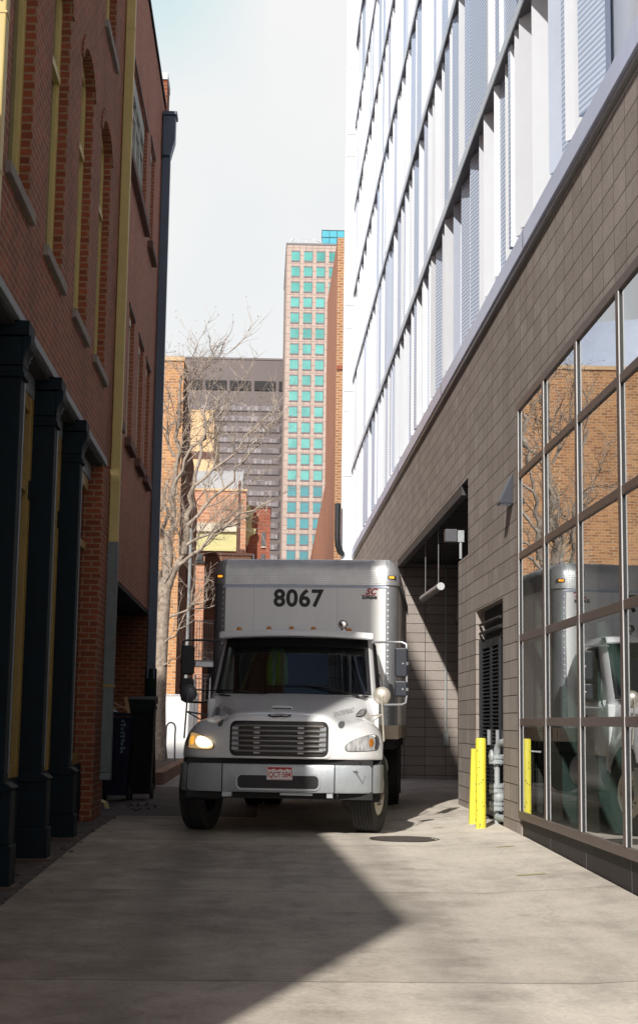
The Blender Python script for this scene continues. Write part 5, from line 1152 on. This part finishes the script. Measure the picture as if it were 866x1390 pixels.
# wheels
def rotz_mb(mb, c, a):
    ca, sa = math.cos(a), math.sin(a); mb.v = [(c[0] + (x - c[0]) * ca - (y - c[1]) * sa, c[1] + (x - c[0]) * sa + (y - c[1]) * ca, z) for x, y, z in mb.v]; return mb
def wheel(cx, cy, s_, steer=0., front=True, rad=.495):
    tread = []; half = .125
    for h in (-.108, -.068, -.028, .012, .052, .092): tread += [(rad, h - .012), (rad, h + .018), (rad - .014, h + .020), (rad - .014, h + .026)]
    tread = [p for p in tread if p[1] < .118] + [(rad, .118)]
    prof = [(.285, -.105), (.31, -.128), (.40, -.145), (.455, -.14), (rad - .008, -.128)] + tread + [(rad - .008, .128), (.455, .14), (.40, .145), (.31, .128), (.285, .105)]
    q = rotz_mb(MB().lathe(prof, (cx, cy, rad), 'x', 48, False), (cx, cy), steer); ty = q.build('wheel', M['rubber'], T, smooth=True, angle=30)
    d = s_
    pr = [(.292, .115), (.285, .125), (.272, .115), (.262, .06), (.235, .035), (.20, .075), (.15, .085), (.12, .085)] if front else [(.292, .115), (.285, .125), (.272, .11), (.262, -.02), (.20, -.07), (.12, -.07)]
    q = rotz_mb(MB().lathe([(r_, d * h) for r_, h in pr], (cx, cy, rad), 'x', 36), (cx, cy), steer); q.build('rim', M['rim'], ty, smooth=True)
    h0 = .085 if front else -.07
    q = MB(); q.lathe([(.105, d * h0), (.10, d * (h0 + .06)), (.07, d * (h0 + .085)), (.0, d * (h0 + .09))], (cx, cy, rad), 'x', 20)
    for k in range(10):
        a = 2 * math.pi * k / 10; yy, zz2 = .165 * math.cos(a), .165 * math.sin(a); q.lathe([(.019, d * (h0 - .005)), (.019, d * (h0 + .03)), (.011, d * (h0 + .032)), (.011, d * (h0 + .055))], (cx, cy + yy, rad + zz2), 'x', 6)
    rotz_mb(q, (cx, cy), steer); q.build('hub', M['lug'], ty)
for s_ in (-1, 1): wheel(s_ * 1.03, 0, s_, R(-10))
for s_ in (-1, 1):
    wheel(s_ * 1.10, 6.4, s_, 0, False); wheel(s_ * .80, 6.4, s_, 0, False)
q = MB(); q.box(-.48, -.38, -.6, 9, .62, .88); q.box(.38, .48, -.6, 9, .62, .88); q.tube([(-.95, 0, .5), (.95, 0, .5)], .07, 10); q.tube([(-.9, 6.4, .5), (.9, 6.4, .5)], .11, 12); q.tube([(0, 6.25, .5), (0, 6.55, .5)], .24, 14); q.box(-.5, .5, -.5, 1.2, .42, 1.2); q.box(-1.0, 1.0, .62, .9, .42, 1.2); q.build('chassis', M['chassis'], T)
for s_ in (-1, 1):
    q = MB(); q.net([[(s_ * x, .60 * math.cos(R(a)) , .52 + .56 * math.sin(R(a))) for x in (.72, 1.19)] for a in range(-10, 195, 12)]); q.build('wheel_arch_liner', M['chassis'], T, smooth=True)
    q = MB(); q.box(s_ * .98 - .28, s_ * .98 + .28, 7.05, 7.08, .18, 1.0); q.build('mud_flap', M['rubber'], T)

# box body
bt, bb, yb, xb = 3.61, 1.10, 2.55, 1.30
q = MB(); q.quad((-1.15, yb, 1.29), (1.15, yb, 1.29), (1.15, yb, 3.24), (-1.15, yb, 3.24))
q.box(-xb + .004, -xb + .02, 2.72, 9.3, 1.29, 3.42); q.box(xb - .02, xb - .004, 2.72, 9.3, 1.29, 3.42); q.quad((-1.28, 9.3, 1.1), (1.28, 9.3, 1.1), (1.28, 9.3, 3.6), (-1.28, 9.3, 3.6)); q.quad((-1.14, 2.74, bt - .003), (1.14, 2.74, bt - .003), (1.14, 9.3, bt - .003), (-1.14, 9.3, bt - .003))
bx = q.build('box_body', M['boxwhite'], T)
q = MB(); q.box(.452, .456, yb - .002, yb - .0005, 1.3, 3.22); q.box(-.73, -.726, yb - .002, yb - .0005, 1.3, 3.22); q.build('panel_seam', M['steel'], bx)
pf = [(2.53, 3.235), (2.53, 3.42), (2.545, 3.48), (2.585, 3.55), (2.65, 3.595), (2.74, 3.612), (3.1, 3.614)]
q = MB(); q.net([[(-1.17 + 2.34 * i / 12, y, z) for i in range(13)] for y, z in pf]); q.build('diamond_plate_band', M['diamond'], bx, smooth=True)
q = MB(); q.box(-1.15, 1.15, 2.538, 2.549, 3.195, 3.234)
for k in range(12): q.lathe([(.0, -.007), (.008, -.005), (.010, 0)], (-1.05 + k * .191, 2.538, 3.214), 'y', 8, False)
q.build('rivet_strip', M['fin_grey'], bx)
for s_ in (-1, 1):
    q = MB(); c_ = (s_ * 1.13, 2.72)
    for_r = lambda r_, z: [(c_[0] + s_ * r_ * math.sin(R(a)), c_[1] - r_ * math.cos(R(a)), z) for a in range(0, 91, 10)]
    q.net([for_r(.175, 1.28), for_r(.175, 3.24)]); po = q.build('corner_post', M['post_grey'], bx, smooth=True)
    q = MB(); cap_ = [(.195, 3.235), (.195, 3.42), (.18, 3.48), (.14, 3.55), (.075, 3.595), (.0, 3.612)]
    q.net([for_r(r_, z) for r_, z in cap_]); q.net([[(s_ * x, y, z) for y in (2.72, 5, 9.3)] for x, z in ((1.325, 3.235), (1.325, 3.42), (1.31, 3.48), (1.27, 3.55), (1.205, 3.595), (1.13, 3.612))]); q.build('corner_cap', M['steel'], bx, smooth=True)
    q = MB()
    for k in range(24): q.lathe([(.0, -.008), (.011, -.005), (.013, 0)], (s_ * 1.165, 2.549, 1.36 + k * .08), 'y', 8, False)
    q.build('rivet_row', M['metal_white'], po)
    q = MB(); q.obox((s_ * 1.215, 2.548, 3.345), (.055, s_ * .018, 0), (-.004 * s_, .012, 0), (0, 0, .026)); mk = q.build('marker_lamp', M['chassis'], bx, bevel=.006)
    q = MB(); q.obox((s_ * 1.212, 2.535, 3.345), (.035, s_ * .0115, 0), (-.003 * s_, .008, 0), (0, 0, .016)); q.build('lens', M['amber_lit'], mk, bevel=.004)
q = MB(); q.box(-1.27, 1.27, 2.56, 2.7, bb, 1.288); q.box(-1.315, -1.27, 2.6, 9.3, bb, 1.288); q.box(1.27, 1.315, 2.6, 9.3, bb, 1.288); q.build('bottom_rail', M['rail_tan'], bx)
q = MB(); q.box(-1.25, 1.25, 2.72, 9.28, bb - .02, bb + .05)
for k in range(16): q.box(-1.25, 1.25, 2.9 + k * .41, 2.95 + k * .41, .95, bb - .02)
q.build('box_floor', M['chassis'], bx)
text('8067', .335, M['ink'], bx, 'fleet_number', FRONT(-.10, yb - .004, 3.032), .010, 1.06)
lg_ = text('SC', .115, M['ink_red'], bx, 'logo', FRONT(.92, yb - .004, 3.142), .004, 1.05, .35, 1.1)
q = MB(); q.box(.79, .985, yb - .005, yb - .003, 3.086, 3.096); q.build('logo_bar', M['ink_red'], lg_)
text('SUPREME', .052, M['ink'], lg_, 'logo_lettering', FRONT(.905, yb - .004, 3.056), .003, 1.0)
